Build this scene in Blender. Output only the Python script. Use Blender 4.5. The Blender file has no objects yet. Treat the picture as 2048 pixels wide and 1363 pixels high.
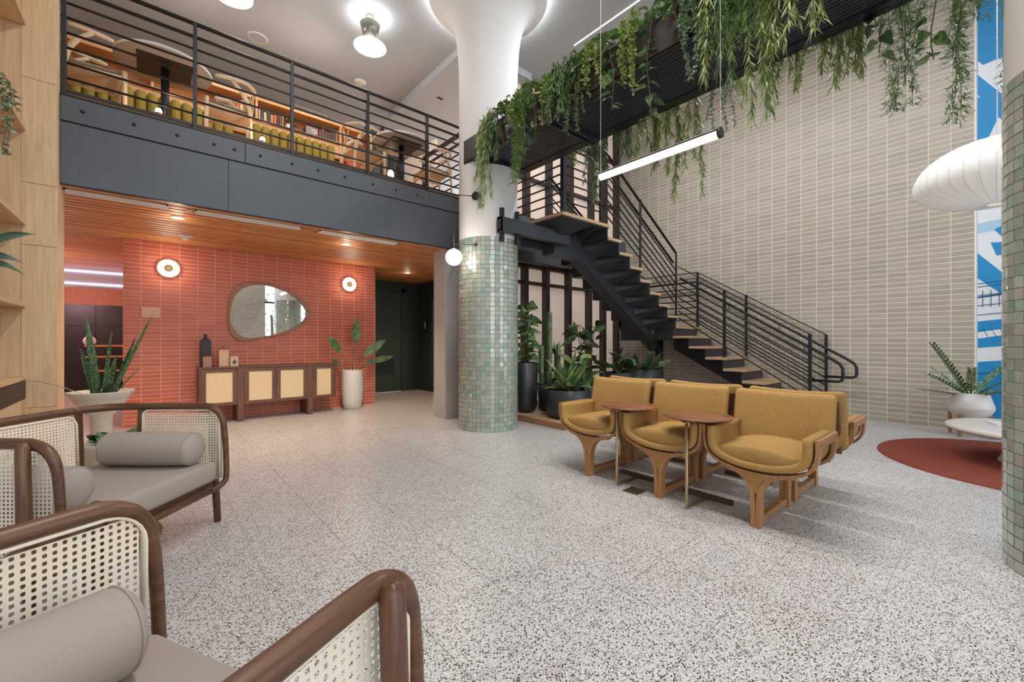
import bpy, math, random
from mathutils import Vector, Matrix

random.seed(7)
SC = bpy.context.scene
COL = SC.collection
R = math.radians
PI = math.pi

# ------------------------------------------------------------------ camera
HC = 1.17
TH = R(40.7)
CT, ST = math.cos(TH), math.sin(TH)
FPX = 840.0
cam_d = bpy.data.cameras.new('camera')
cam_d.sensor_width = 36.0
cam_d.lens = FPX / 2048.0 * 36.0
cam_d.clip_start = 0.05
cam = bpy.data.objects.new('camera', cam_d)
COL.objects.link(cam)
cam.location = (0, 0, HC)
cam.rotation_euler = (R(90), 0, -math.atan2(ST, CT))
SC.camera = cam

# ------------------------------------------------------------------ world, daylight, exposure
world = bpy.data.worlds.new('World'); SC.world = world
world.use_nodes = True
wn = world.node_tree.nodes
wn['Background'].inputs[0].default_value = (0.89, 0.95, 1.0, 1)
wn['Background'].inputs[1].default_value = 3.3
SC.view_settings.view_transform = 'Standard'
SC.view_settings.look = 'None'
SC.view_settings.gamma = 1.0
SC.view_settings.use_curve_mapping = False
SC.view_settings.exposure = 0.15
SC.cycles.caustics_reflective = False
SC.cycles.caustics_refractive = False

def light(name, kind, loc, power, color=(1, 1, 1), size=None, size_y=None, rot=None, radius=None, spot=None, blend=0.5):
    d = bpy.data.lights.new(name, kind)
    d.energy = power; d.color = color
    if kind == 'AREA':
        d.shape = 'RECTANGLE' if size_y else 'SQUARE'
        d.size = size
        if size_y: d.size_y = size_y
    if radius is not None and kind in ('POINT', 'SPOT'): d.shadow_soft_size = radius
    if kind == 'SPOT':
        d.spot_size = R(spot or 90); d.spot_blend = blend
    o = bpy.data.objects.new(name, d); COL.objects.link(o)
    o.location = loc
    if rot: o.rotation_euler = rot
    return o
def portal(name, loc, sx, sy, rot):
    o = light(name, 'AREA', loc, 1.0, (1, 1, 1), sx, sy, rot); o.data.cycles.is_portal = True
# daylight through the tall glazing behind the camera (wall at Y = -4.3)
portal('rear_glazing_portal', (2.8, -4.5, 2.95), 10.8, 5.9, (R(90), 0, 0))

# ------------------------------------------------------------------ materials
def lin(v):
    v /= 255.0
    return v / 12.92 if v <= 0.04045 else ((v + 0.055) / 1.055) ** 2.4
def srgb(r, g, b): return (lin(r), lin(g), lin(b), 1.0)
class NT:
    def __init__(s, name):
        s.m = bpy.data.materials.new(name); s.m.use_nodes = True
        s.t = s.m.node_tree; s.n = s.t.nodes; s.l = s.t.links
        s.b = s.n['Principled BSDF']
    def node(s, kind, **kw):
        n = s.n.new(kind)
        for k, v in kw.items():
            if k.startswith('i_'):
                key = k[2:]
                n.inputs[int(key) if key.isdigit() else key].default_value = v
            else: setattr(n, k, v)
        return n
    def link(s, a, b): s.l.new(a, b)
    def set(s, **kw):
        for k, v in kw.items(): s.b.inputs[k.replace('_', ' ')].default_value = v
def mat(name, col, rough=0.6, metal=0.0, noise=0.0, nscale=20.0, bump=0.0, bscale=200.0, spec=0.5, coat=0.0, coords='Object'):
    t = NT(name); t.set(Base_Color=col, Roughness=rough, Metallic=metal)
    t.b.inputs['Specular IOR Level'].default_value = spec
    if coat: t.b.inputs['Coat Weight'].default_value = coat; t.b.inputs['Coat Roughness'].default_value = 0.08
    if noise or bump: tc = t.node('ShaderNodeTexCoord')
    if noise:
        nz = t.node('ShaderNodeTexNoise', i_Scale=nscale, i_Detail=6.0)
        t.link(tc.outputs[coords], nz.inputs['Vector'])
        mx = t.node('ShaderNodeMixRGB', i_1=[c * (1 - noise) for c in col[:3]] + [1], i_2=[min(1, c * (1 + noise)) for c in col[:3]] + [1])
        t.link(nz.outputs['Fac'], mx.inputs[0]); t.link(mx.outputs[0], t.b.inputs['Base Color'])
    if bump:
        nb = t.node('ShaderNodeTexNoise', i_Scale=bscale, i_Detail=4.0)
        t.link(tc.outputs[coords], nb.inputs['Vector'])
        bp = t.node('ShaderNodeBump', i_Strength=bump, i_Distance=0.004)
        t.link(nb.outputs['Fac'], bp.inputs['Height']); t.link(bp.outputs[0], t.b.inputs['Normal'])
    return t.m
def wood(name, c1, c2, scale=6.0, rough=0.45, axis=0, stretch=12.0, vary=0.0, spec=0.5):
    """grain runs along `axis` of the object's coordinates"""
    t = NT(name); t.set(Roughness=rough); t.b.inputs['Specular IOR Level'].default_value = spec
    tc = t.node('ShaderNodeTexCoord')
    mp = t.node('ShaderNodeMapping')
    sc = [stretch, stretch, stretch]; sc[axis] = 1.0
    mp.inputs['Scale'].default_value = sc
    t.link(tc.outputs['Object'], mp.inputs['Vector'])
    nz = t.node('ShaderNodeTexNoise', i_Scale=scale, i_Detail=8.0, i_Roughness=0.62, i_Distortion=0.35)
    t.link(mp.outputs[0], nz.inputs['Vector'])
    oi = t.node('ShaderNodeObjectInfo')
    if vary:
        ad = t.node('ShaderNodeVectorMath', operation='ADD')
        cm = t.node('ShaderNodeCombineXYZ')
        ml = t.node('ShaderNodeMath', operation='MULTIPLY', i_1=37.0)
        t.link(oi.outputs['Random'], ml.inputs[0])
        for k in range(3): t.link(ml.outputs[0], cm.inputs[k])
        t.link(mp.outputs[0], ad.inputs[0]); t.link(cm.outputs[0], ad.inputs[1]); t.link(ad.outputs[0], nz.inputs['Vector'])
    rp = t.node('ShaderNodeValToRGB')
    rp.color_ramp.elements[0].position = 0.3; rp.color_ramp.elements[0].color = c1
    rp.color_ramp.elements[1].position = 0.72; rp.color_ramp.elements[1].color = c2
    t.link(nz.outputs['Fac'], rp.inputs[0])
    if vary:
        hs = t.node('ShaderNodeHueSaturation')
        mr = t.node('ShaderNodeMapRange', i_3=1 - vary, i_4=1 + vary)
        t.link(oi.outputs['Random'], mr.inputs[0]); t.link(mr.outputs[0], hs.inputs['Value'])
        t.link(rp.outputs[0], hs.inputs['Color']); t.link(hs.outputs[0], t.b.inputs['Base Color'])
    else: t.link(rp.outputs[0], t.b.inputs['Base Color'])
    return t.m
def piece_mat(name, cols, rough=0.4, rough_var=0.0, noise=0.06, nscale=(60, 60, 60), coat=0.0, bump=0.0, bscale=60):
    """colour chosen per piece: object random for single pieces, island random for joined ones"""
    t = NT(name); t.set(Roughness=rough)
    oi = t.node('ShaderNodeObjectInfo'); ge = t.node('ShaderNodeNewGeometry')
    a = t.node('ShaderNodeMath', operation='ADD'); fr = t.node('ShaderNodeMath', operation='FRACT')
    t.link(oi.outputs['Random'], a.inputs[0]); t.link(ge.outputs['Random Per Island'], a.inputs[1]); t.link(a.outputs[0], fr.inputs[0])
    rp = t.node('ShaderNodeValToRGB'); rp.color_ramp.interpolation = 'CONSTANT'
    el = rp.color_ramp.elements
    el[0].position = 0; el[0].color = cols[0]
    for i, c in enumerate(cols[1:]):
        p = (i + 1) / len(cols)
        if i == 0: el[1].position = p; el[1].color = c
        else:
            e = el.new(p); e.color = c
    t.link(fr.outputs[0], rp.inputs[0])
    tc = t.node('ShaderNodeTexCoord'); mp = t.node('ShaderNodeMapping'); mp.inputs['Scale'].default_value = nscale
    t.link(ge.outputs['Position'], mp.inputs['Vector'])
    nz = t.node('ShaderNodeTexNoise', i_Scale=1.0, i_Detail=4.0); t.link(mp.outputs[0], nz.inputs['Vector'])
    mr = t.node('ShaderNodeMapRange', i_3=1 - noise, i_4=1 + noise); t.link(nz.outputs['Fac'], mr.inputs[0])
    hs = t.node('ShaderNodeHueSaturation'); t.link(mr.outputs[0], hs.inputs['Value']); t.link(rp.outputs[0], hs.inputs['Color'])
    t.link(hs.outputs[0], t.b.inputs['Base Color'])
    if rough_var:
        m2 = t.node('ShaderNodeMapRange', i_3=max(0.02, rough - rough_var), i_4=rough + rough_var)
        t.link(fr.outputs[0], m2.inputs[0]); t.link(m2.outputs[0], t.b.inputs['Roughness'])
    if coat: t.b.inputs['Coat Weight'].default_value = coat; t.b.inputs['Specular IOR Level'].default_value = 1.0; t.b.inputs['Coat IOR'].default_value = 1.7
    if bump:
        nb = t.node('ShaderNodeTexNoise', i_Scale=bscale, i_Detail=2.0); t.link(ge.outputs['Position'], nb.inputs['Vector'])
        bp = t.node('ShaderNodeBump', i_Strength=bump, i_Distance=0.01)
        t.link(nb.outputs['Fac'], bp.inputs['Height']); t.link(bp.outputs[0], t.b.inputs['Normal'])
    return t.m
def emit(name, col, strength):
    t = NT(name); t.set(Base_Color=col, Roughness=0.5)
    t.b.inputs['Emission Color'].default_value = col; t.b.inputs['Emission Strength'].default_value = strength
    return t.m
def terrazzo():
    t = NT('terrazzo'); t.set(Roughness=0.30)
    ge = t.node('ShaderNodeNewGeometry'); P = ge.outputs['Position']
    base = t.node('ShaderNodeTexNoise', i_Scale=2.2, i_Detail=5.0); t.link(P, base.inputs['Vector'])
    b1 = t.node('ShaderNodeMixRGB', i_1=srgb(210, 207, 206), i_2=srgb(229, 227, 226)); t.link(base.outputs['Fac'], b1.inputs[0])
    cur = b1.outputs[0]
    for sc_, thr, dist, cols in ((190, 0.42, 0.40, (srgb(150, 142, 136), srgb(104, 96, 90))), (122, 0.50, 0.38, (srgb(140, 128, 120), srgb(84, 72, 64))), (86, 0.50, 0.37, (srgb(74, 58, 50), srgb(40, 34, 32)))):
        mp = t.node('ShaderNodeMapping'); mp.inputs['Rotation'].default_value = (0, 0, sc_ * 0.7); mp.inputs['Scale'].default_value = (1.0, 1.35, 1.0)
        t.link(P, mp.inputs['Vector'])
        vo = t.node('ShaderNodeTexVoronoi', i_Scale=float(sc_)); t.link(mp.outputs[0], vo.inputs['Vector'])
        sp = t.node('ShaderNodeSeparateColor'); t.link(vo.outputs['Color'], sp.inputs[0])
        g = t.node('ShaderNodeMath', operation='GREATER_THAN', i_1=thr); t.link(sp.outputs[0], g.inputs[0])
        ls = t.node('ShaderNodeMath', operation='LESS_THAN', i_1=dist); t.link(vo.outputs['Distance'], ls.inputs[0])
        mu = t.node('ShaderNodeMath', operation='MULTIPLY'); t.link(g.outputs[0], mu.inputs[0]); t.link(ls.outputs[0], mu.inputs[1])
        cc = t.node('ShaderNodeMixRGB', i_1=cols[0], i_2=cols[1]); t.link(sp.outputs[1], cc.inputs[0])
        mx = t.node('ShaderNodeMixRGB'); t.link(mu.outputs[0], mx.inputs[0]); t.link(cur, mx.inputs[1]); t.link(cc.outputs[0], mx.inputs[2])
        cur = mx.outputs[0]
    t.link(cur, t.b.inputs['Base Color'])
    return t.m

M = {}
M['terrazzo'] = terrazzo()
M['joint'] = mat('floor_joint_metal', srgb(214, 211, 208), 0.4)
M['ceil'] = mat('ceiling_paint', srgb(196, 202, 208), 0.85, noise=0.02, nscale=3)
M['white_plaster'] = mat('white_plaster', srgb(232, 230, 228), 0.7, noise=0.02, nscale=4)
M['grout_beige'] = mat('beige_grout', srgb(226, 218, 206), 0.85)
M['tile_beige'] = piece_mat('beige_tile', [srgb(178, 168, 150), srgb(184, 172, 156), srgb(174, 165, 146), srgb(187, 176, 159), srgb(179, 167, 152), srgb(174, 165, 150), srgb(181, 171, 152), srgb(185, 172, 157)], 0.42, noise=0.05, nscale=(30, 20, 260))
M['grout_red'] = mat('pink_grout', srgb(236, 188, 164), 0.85)
M['tile_red'] = piece_mat('red_tile', [srgb(204, 108, 84), srgb(208, 112, 88), srgb(198, 103, 83), srgb(205, 106, 80), srgb(211, 116, 92), srgb(200, 107, 88)], 0.42, noise=0.08, nscale=(20, 20, 240))
M['tile_green'] = piece_mat('green_glazed_tile', [srgb(160, 170, 156), srgb(150, 162, 148), srgb(166, 168, 156), srgb(152, 152, 140), srgb(136, 160, 144), srgb(160, 165, 152), srgb(153, 160, 150), srgb(146, 158, 145), srgb(160, 157, 147), srgb(124, 152, 134), srgb(157, 168, 157), srgb(148, 150, 140)], 0.10, rough_var=0.04, noise=0.10, nscale=(40, 40, 40), coat=0.8, bump=0.25, bscale=34)
M['grout_green'] = mat('pale_grout', srgb(196, 200, 190), 0.8)
M['steel'] = mat('charcoal_steel', srgb(62, 65, 70), 0.42, 0.15, noise=0.05, nscale=8)
M['fascia'] = mat('fascia_steel', srgb(82, 86, 92), 0.45, 0.1, noise=0.07, nscale=5)
M['black_metal'] = mat('black_metal', srgb(40, 40, 44), 0.4, 0.2)
M['bronze_frame'] = mat('bronze_frame', srgb(58, 48, 44), 0.45, 0.2)
M['beam_slat'] = mat('beam_slat', srgb(58, 62, 72), 0.35, 0.2)
M['brass'] = mat('aged_brass', srgb(176, 154, 118), 0.32, 0.9)
M['bronze'] = mat('dark_bronze', srgb(104, 90, 70), 0.4, 0.6)
M['concrete'] = mat('concrete', srgb(178, 174, 170), 0.8, noise=0.08, nscale=6, bump=0.15, bscale=40)
M['slat'] = wood('cedar_slat', srgb(188, 116, 62), srgb(232, 166, 106), 5, 0.5, 0, 14, vary=0.18)
M['slat_back'] = mat('slat_backing', srgb(60, 32, 18), 0.8)
M['oak'] = wood('pale_oak', srgb(206, 172, 132), srgb(230, 202, 164), 3.2, 0.5, 2, 16, vary=0.03)
M['oak_h'] = wood('pale_oak_shelf', srgb(206, 168, 126), srgb(232, 200, 160), 3.2, 0.5, 1, 16)
M['tread'] = wood('tread_oak', srgb(186, 148, 110), srgb(216, 182, 144), 4, 0.45, 1, 14, vary=0.05)
M['tread_x'] = wood('tread_oak_across', srgb(186, 148, 110), srgb(216, 182, 144), 4, 0.45, 0, 14, vary=0.05)
M['walnut'] = wood('walnut', srgb(72, 46, 32), srgb(118, 80, 56), 4, 0.36, 0, 10)
M['walnut_z'] = wood('walnut_upright', srgb(72, 46, 32), srgb(118, 80, 56), 4, 0.36, 2, 10)
M['credenza'] = wood('credenza_walnut', srgb(84, 56, 42), srgb(126, 88, 68), 4, 0.45, 2, 12)
M['ply'] = wood('bent_ply', srgb(144, 100, 62), srgb(182, 134, 88), 5, 0.4, 2, 10)
M['tabletop'] = wood('walnut_tabletop', srgb(108, 66, 42), srgb(148, 98, 66), 4, 0.32, 1, 10)
M['deck'] = wood('deck_wood', srgb(140, 98, 70), srgb(178, 130, 98), 4, 0.5, 1, 10)
M['ash'] = wood('ash_wood', srgb(214, 184, 148), srgb(238, 214, 182), 5, 0.45, 2, 8)
M['shelf_warm'] = wood('honey_wood', srgb(204, 142, 88), srgb(232, 178, 120), 4, 0.45, 0, 12)
M['mustard'] = mat('mustard_chenille', srgb(170, 134, 82), 0.95, noise=0.42, nscale=120, bump=0.5, bscale=420, spec=0.15)
M['olive'] = mat('olive_velvet', srgb(150, 128, 58), 0.8, noise=0.15, nscale=30, spec=0.2)
M['grey_fabric'] = mat('grey_wool', srgb(172, 160, 151), 0.95, noise=0.10, nscale=260, bump=0.25, bscale=700, spec=0.15)
M['cane'] = mat('cane', srgb(238, 226, 206), 0.6, noise=0.06, nscale=90)
M['cane_weave'] = mat('fine_cane_weave', srgb(228, 204, 166), 0.65, noise=0.14, nscale=160, bump=0.3, bscale=300)
M['rug'] = mat('rust_wool', srgb(142, 76, 64), 1.0, noise=0.16, nscale=18, bump=0.6, bscale=300, spec=0.1)
M['white_pot'] = mat('white_ceramic', srgb(226, 222, 218), 0.35)
M['cream_pot'] = mat('cream_planter', srgb(214, 204, 192), 0.5)
M['black_pot'] = mat('black_planter', srgb(44, 46, 48), 0.38)
M['soil'] = mat('soil', srgb(52, 40, 32), 0.95, bump=0.6, bscale=80)
M['marble'] = mat('white_stone', srgb(232, 226, 216), 0.3, noise=0.03, nscale=5)
M['lamp_paper'] = NT('lamp_skin').m
def leafmat(name, c1, c2, scale=14, rough=0.38):
    t = NT(name); t.set(Roughness=rough)
    ge = t.node('ShaderNodeNewGeometry'); nz = t.node('ShaderNodeTexNoise', i_Scale=float(scale), i_Detail=4.0)
    t.link(ge.outputs['Position'], nz.inputs['Vector'])
    rp = t.node('ShaderNodeValToRGB'); rp.color_ramp.elements[0].position = 0.38; rp.color_ramp.elements[0].color = c1
    rp.color_ramp.elements[1].position = 0.66; rp.color_ramp.elements[1].color = c2
    t.link(nz.outputs['Fac'], rp.inputs[0]); t.link(rp.outputs[0], t.b.inputs['Base Color'])
    return t.m
M['leaf_dark'] = leafmat('dark_leaf', srgb(36, 58, 40), srgb(70, 98, 66))
M['leaf_mid'] = leafmat('green_leaf', srgb(66, 96, 56), srgb(116, 144, 92))
M['leaf_var'] = leafmat('variegated_leaf', srgb(50, 92, 50), srgb(172, 184, 96), 70)
M['leaf_olive'] = leafmat('olive_leaf', srgb(116, 136, 78), srgb(180, 190, 124))
M['leaf_light'] = leafmat('light_leaf', srgb(124, 154, 72), srgb(192, 204, 122), 30)
M['leaf_grey'] = leafmat('silver_leaf', srgb(96, 120, 98), srgb(176, 194, 170), 40)
M['leaf_philo'] = leafmat('heart_leaf', srgb(70, 108, 60), srgb(150, 178, 116), 26)
M['leaf_red'] = leafmat('dark_red_leaf', srgb(58, 38, 34), srgb(86, 84, 52), 30)
M['snake'] = leafmat('snake_leaf', srgb(34, 62, 40), srgb(104, 136, 88), 60)
M['stem'] = mat('stem', srgb(110, 118, 64), 0.6)
M['stem_brown'] = mat('brown_stem', srgb(104, 74, 56), 0.7)
M['mirror'] = mat('mirror_glass', (0.92, 0.93, 0.92, 1), 0.01, 1.0)
M['glow_white'] = emit('lamp_white', (1.0, 0.95, 0.88, 1), 5.0)
M['shade_glow'] = emit('shade_glow', (1.0, 0.97, 0.93, 1), 1.5)
M['bronze_matte'] = mat('bronze_matte', srgb(112, 96, 66), 0.6)
M['glow_tube'] = emit('tube_white', (1.0, 0.97, 0.94, 1), 2.2)
M['glow_warm'] = emit('lamp_warm', (1.0, 0.80, 0.56, 1), 9.0)
M['led_white'] = emit('led_white', (0.92, 0.95, 1.0, 1), 3.0)
M['led_purple'] = emit('led_violet', (0.62, 0.55, 1.0, 1), 6.0)
M['white_paint'] = mat('white_paint', srgb(238, 237, 235), 0.5)
M['vent_white'] = mat('vent_white', srgb(236, 234, 230), 0.5)
M['green_dark'] = mat('dark_green_paint', srgb(50, 66, 60), 0.5)
M['green_door'] = mat('dark_green_door', srgb(58, 72, 64), 0.42)
M['black_cab'] = mat('black_cabinet', srgb(30, 24, 26), 0.4)
M['pane_beige'] = None
M['panel_pink'] = wood('pink_wood_panel', srgb(184, 116, 84), srgb(214, 146, 108), 4, 0.5, 2, 12)

# ------------------------------------------------------------------ mesh helpers
class MB:
    """collects shapes; build() links them as ONE mesh object"""
    def __init__(s): s.v = []; s.f = []; s.sm = []
    def add(s, v, f, smooth=False):
        o = len(s.v); s.v += [tuple(p) for p in v]; s.f += [tuple(i + o for i in q) for q in f]; s.sm += [smooth] * len(f); return s
    def box(s, x0, x1, y0, y1, z0, z1):
        v = [(x, y, z) for z in (z0, z1) for y in (y0, y1) for x in (x0, x1)]
        return s.add(v, [(0, 2, 3, 1), (4, 5, 7, 6), (0, 1, 5, 4), (2, 6, 7, 3), (0, 4, 6, 2), (1, 3, 7, 5)])
    def chbox(s, x0, x1, y0, y1, z0, z1, c=0.004):
        return s.rbox(((x0 + x1) / 2, (y0 + y1) / 2, (z0 + z1) / 2), (x1 - x0, y1 - y0, z1 - z0), c, (1.0,))
    def obox(s, c, dx, dy, dz, sx, sy, sz):
        """box with axes dx, dy, dz (unit) and full sizes"""
        c = Vector(c); dx = Vector(dx) * sx / 2; dy = Vector(dy) * sy / 2; dz = Vector(dz) * sz / 2
        v = [c + dx * i + dy * j + dz * k for k in (-1, 1) for j in (-1, 1) for i in (-1, 1)]
        return s.add(v, [(0, 2, 3, 1), (4, 5, 7, 6), (0, 1, 5, 4), (2, 6, 7, 3), (0, 4, 6, 2), (1, 3, 7, 5)])
    def bar(s, p, q, w, h, up=(0, 0, 1)):
        """rectangular bar from p to q: w across, h along up"""
        p = Vector(p); q = Vector(q); a = (q - p); L = a.length; a.normalize(); u = Vector(up)
        b = u.cross(a)
        if b.length < 1e-5: b = Vector((1, 0, 0)).cross(a)
        b.normalize(); u = a.cross(b)
        return s.obox((p + q) / 2, a, b, u, L, w, h)
    def rbox(s, c, size, r, steps=(0.12, 0.45, 1.0), fn=None, smooth=True, div=(1, 1, 1)):
        smooth = smooth and len(steps) > 1
        hx = [d / 2 for d in size]; r = min(r, min(hx) * 0.999)
        def ax(h, dv):
            a = [-h] + [-h + r * t for t in steps]; return a + [-(h - r) + 2 * (h - r) * q / dv for q in range(1, dv)] + [-t for t in reversed(a)]
        A = [ax(h, dv) for h, dv in zip(hx, div)]; inner = [h - r for h in hx]
        V = {}; vs = []; fs = []
        def vid(p):
            k = tuple(round(t, 6) for t in p)
            if k not in V:
                q = Vector([max(-inner[i], min(inner[i], p[i])) for i in range(3)]); d = Vector(p) - q
                if d.length > 1e-9: q = q + d.normalized() * r
                q = q + Vector(c)
                V[k] = len(vs); vs.append(fn(q) if fn else q)
            return V[k]
        for a in range(3):
            b, c2 = (a + 1) % 3, (a + 2) % 3
            for sgn in (-1, 1):
                for i in range(len(A[b]) - 1):
                    for j in range(len(A[c2]) - 1):
                        q = []
                        for (ii, jj) in ((i, j), (i + 1, j), (i + 1, j + 1), (i, j + 1)):
                            p = [0, 0, 0]; p[a] = sgn * hx[a]; p[b] = A[b][ii]; p[c2] = A[c2][jj]; q.append(vid(p))
                        fs.append(tuple(q if sgn > 0 else reversed(q)))
        return s.add(vs, fs, smooth)
    def tube(s, path, r, seg=8, caps=True, closed=False, smooth=True, flat=None):
        P = [Vector(p) for p in path]; n = len(P)
        rr = r if isinstance(r, (list, tuple)) else [r] * n
        vs = []; fs = []; prev = None
        for i in range(n):
            if closed: t = P[(i + 1) % n] - P[i - 1]
            else: t = P[min(i + 1, n - 1)] - P[max(i - 1, 0)]
            t.normalize()
            if prev is None:
                a = Vector((0, 0, 1)) if abs(t.z) < 0.9 else Vector((1, 0, 0))
                b = t.cross(a).normalized()
            else:
                b = prev - t * prev.dot(t)
                if b.length < 1e-6: b = t.cross(Vector((0, 0, 1)))
                b.normalize()
            prev = b; c = t.cross(b)
            for k in range(seg):
                an = 2 * PI * k / seg
                vs.append(P[i] + b * (math.cos(an) * rr[i]) + c * (math.sin(an) * rr[i] * (flat or 1)))
        m = n if closed else n - 1
        for i in range(m):
            for k in range(seg):
                a, b2 = i * seg + k, i * seg + (k + 1) % seg
                c2, d = ((i + 1) % n) * seg + (k + 1) % seg, ((i + 1) % n) * seg + k
                fs.append((a, b2, c2, d))
        s.add(vs, fs, smooth)
        if caps and not closed:
            o = len(s.v) - len(vs)
            s.f.append(tuple(o + k for k in reversed(range(seg)))); s.sm.append(False)
            s.f.append(tuple(o + (n - 1) * seg + k for k in range(seg))); s.sm.append(False)
        return s
    def lathe(s, prof, seg=24, c=(0, 0), smooth=True, a0=0, a1=2 * PI):
        vs = []; fs = []; n = len(prof); full = abs(a1 - a0 - 2 * PI) < 1e-6
        m = seg if full else seg + 1
        for k in range(m):
            an = a0 + (a1 - a0) * k / seg
            for (r, z) in prof: vs.append((c[0] + r * math.cos(an), c[1] + r * math.sin(an), z))
        for k in range(seg):
            k2 = (k + 1) % m
            for i in range(n - 1): fs.append((k * n + i, k2 * n + i, k2 * n + i + 1, k * n + i + 1))
        return s.add(vs, fs, smooth)
    def cyl(s, p, q, r, seg=12, smooth=True): return s.tube([p, q], r, seg, True, False, smooth)
    def disc(s, c, n, r, seg=20, th=0.01):
        c = Vector(c); n = Vector(n).normalized(); return s.tube([c, c + n * th], r, seg)
    def prism(s, pts, d, smooth=False):
        """polygon pts (3-D) extruded by d"""
        n = len(pts); d = Vector(d); P = [Vector(p) for p in pts]
        vs = P + [p + d for p in P]
        fs = [tuple(reversed(range(n))), tuple(range(n, 2 * n))] + [(i, (i + 1) % n, n + (i + 1) % n, n + i) for i in range(n)]
        return s.add(vs, fs, smooth)
    def grid(s, fn, nu, nv, smooth=True):
        vs = [fn(i / nu, j / nv) for j in range(nv + 1) for i in range(nu + 1)]
        fs = [(j * (nu + 1) + i, j * (nu + 1) + i + 1, (j + 1) * (nu + 1) + i + 1, (j + 1) * (nu + 1) + i) for j in range(nv) for i in range(nu)]
        return s.add(vs, fs, smooth)
    def mesh(s, name, m):
        me = bpy.data.meshes.new(name); me.from_pydata(s.v, [], s.f); me.polygons.foreach_set('use_smooth', s.sm)
        if m is not None: me.materials.append(m)
        me.update(); return me
    def build(s, name, m, parent=None, world=False):
        if world and parent is not None:
            b = Vector(parent.location); s.v = [tuple(Vector(p) - b) for p in s.v]
        me = s.mesh(name, M[m] if isinstance(m, str) else m)
        o = bpy.data.objects.new(name, me); COL.objects.link(o)
        if parent is not None: o.parent = parent
        return o
def tag(o, label=None, cat=None, group=None, kind=None):
    if label: o['label'] = label
    if cat: o['category'] = cat
    if group: o['group'] = group
    if kind: o['kind'] = kind
    return o
def thing(name, label, cat, loc=(0, 0, 0), rz=0.0, group=None):
    o = bpy.data.objects.new(name, None); COL.objects.link(o)
    o.empty_display_size = 0.1
    o.location = loc; o.rotation_euler = (0, 0, rz)
    return tag(o, label, cat, group)
def struct(name, mb, m, label=None, parent=None):
    o = mb.build(name, m, parent)
    if parent is None: o['kind'] = 'structure'
    if label: o['label'] = label
    return o
def copy_tree(o, parent=None):
    c = o.copy(); COL.objects.link(c); c.parent = parent
    for ch in list(o.children): copy_tree(ch, c)
    return c
def inst(name, me, parent, loc, rot=(0, 0, 0), scale=None):
    o = bpy.data.objects.new(name, me); COL.objects.link(o); o.parent = parent; o.location = loc; o.rotation_euler = rot
    if scale: o.scale = scale
    return o
def arc(c, r, a0, a1, n, plane='xz'):
    out = []
    for i in range(n + 1):
        a = a0 + (a1 - a0) * i / n
        u, v = r * math.cos(a), r * math.sin(a)
        out.append({'xz': (c[0] + u, c[1], c[2] + v), 'yz': (c[0], c[1] + u, c[2] + v), 'xy': (c[0] + u, c[1] + v, c[2])}[plane])
    return out
def proj(p):
    """photo pixel of a world point (used only to rank which pieces show largest)"""
    r = CT * p[0] - ST * p[1]; d = ST * p[0] + CT * p[1]
    if d < 0.15: return None
    return 1024 + FPX * r / d, 682 - FPX * (p[2] - HC) / d, d
def rank(cells, center, hide=None):
    """indices of the cells that show largest, first 300 as single pieces"""
    sc = []
    for i, c_ in enumerate(cells):
        q = proj(center(c_))
        ok = q and -10 < q[0] < 2060 and -10 < q[1] < 1375 and not (hide and hide(c_, q))
        sc.append((q[2] if ok else 1e6 + (q[2] if q else 99), i))
    sc.sort(); return [i for _, i in sc]
def text_mesh(body, size, align='CENTER', extrude=0.0005, spacing=1.0):
    cu = bpy.data.curves.new('lettering', 'FONT'); cu.body = body; cu.size = size; cu.align_x = align; cu.align_y = 'CENTER'; cu.extrude = extrude; cu.space_line = spacing
    o = bpy.data.objects.new('lettering', cu); COL.objects.link(o)
    dg = bpy.context.evaluated_depsgraph_get(); dg.update()
    me = bpy.data.meshes.new_from_object(o.evaluated_get(dg))
    bpy.data.objects.remove(o); return me

# leaf shapes -------------------------------------------------------------
def leaf_pts(mb, base, direction, length, width, droop=0.3, side=None, nl=5, kind='lance', fold=0.15, twist=0.0):
    """curved leaf: from base along direction, bending down by droop*length"""
    d = Vector(direction).normalized(); up = Vector((0, 0, 1))
    sd = d.cross(up) if side is None else Vector(side)
    if sd.length < 1e-4: sd = Vector((1, 0, 0))
    sd.normalize(); nrm = sd.cross(d).normalized()
    if twist: sd = (sd * math.cos(twist) + nrm * math.sin(twist)).normalized(); nrm = sd.cross(d).normalized()
    vs = []; fs = []
    for i in range(nl + 1):
        t = i / nl
        c = Vector(base) + d * (length * t) + Vector((0, 0, -1)) * (droop * length * t * t)
        if kind == 'heart': w = math.sin(min(1, t * 1.08 + 0.12) ** 0.62 * PI) if t < 1 else 0; w = max(0.0, w)
        elif kind == 'strap': w = min(1, t * 5 + 0.45) * (1 - t ** 4)
        elif kind == 'oval': w = math.sin(PI * (0.06 + 0.94 * t) ** 0.85) if t < 1 else 0.0
        else: w = math.sin(PI * (0.08 + 0.92 * t) ** 0.75) if t < 1 else 0.0
        w = max(0.02, w) * width / 2
        vs += [c + sd * w + nrm * (fold * w), c, c - sd * w + nrm * (fold * w)]
    for i in range(nl):
        a = i * 3
        fs += [(a, a + 1, a + 4, a + 3), (a + 1, a + 2, a + 5, a + 4)]
    mb.add(vs, fs, True)
def rnd(a, b): return random.uniform(a, b)

# ================================================================== THE SETTING
XW = 8.07      # right tiled wall
YR = 7.66      # red tiled wall
YF = 5.35      # mezzanine edge
ZL = 2.557     # ceiling under the mezzanine
ZM = 3.32      # mezzanine floor
ZMF = 3.40     # its finished floor
ZC = 5.90      # upper ceiling

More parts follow.
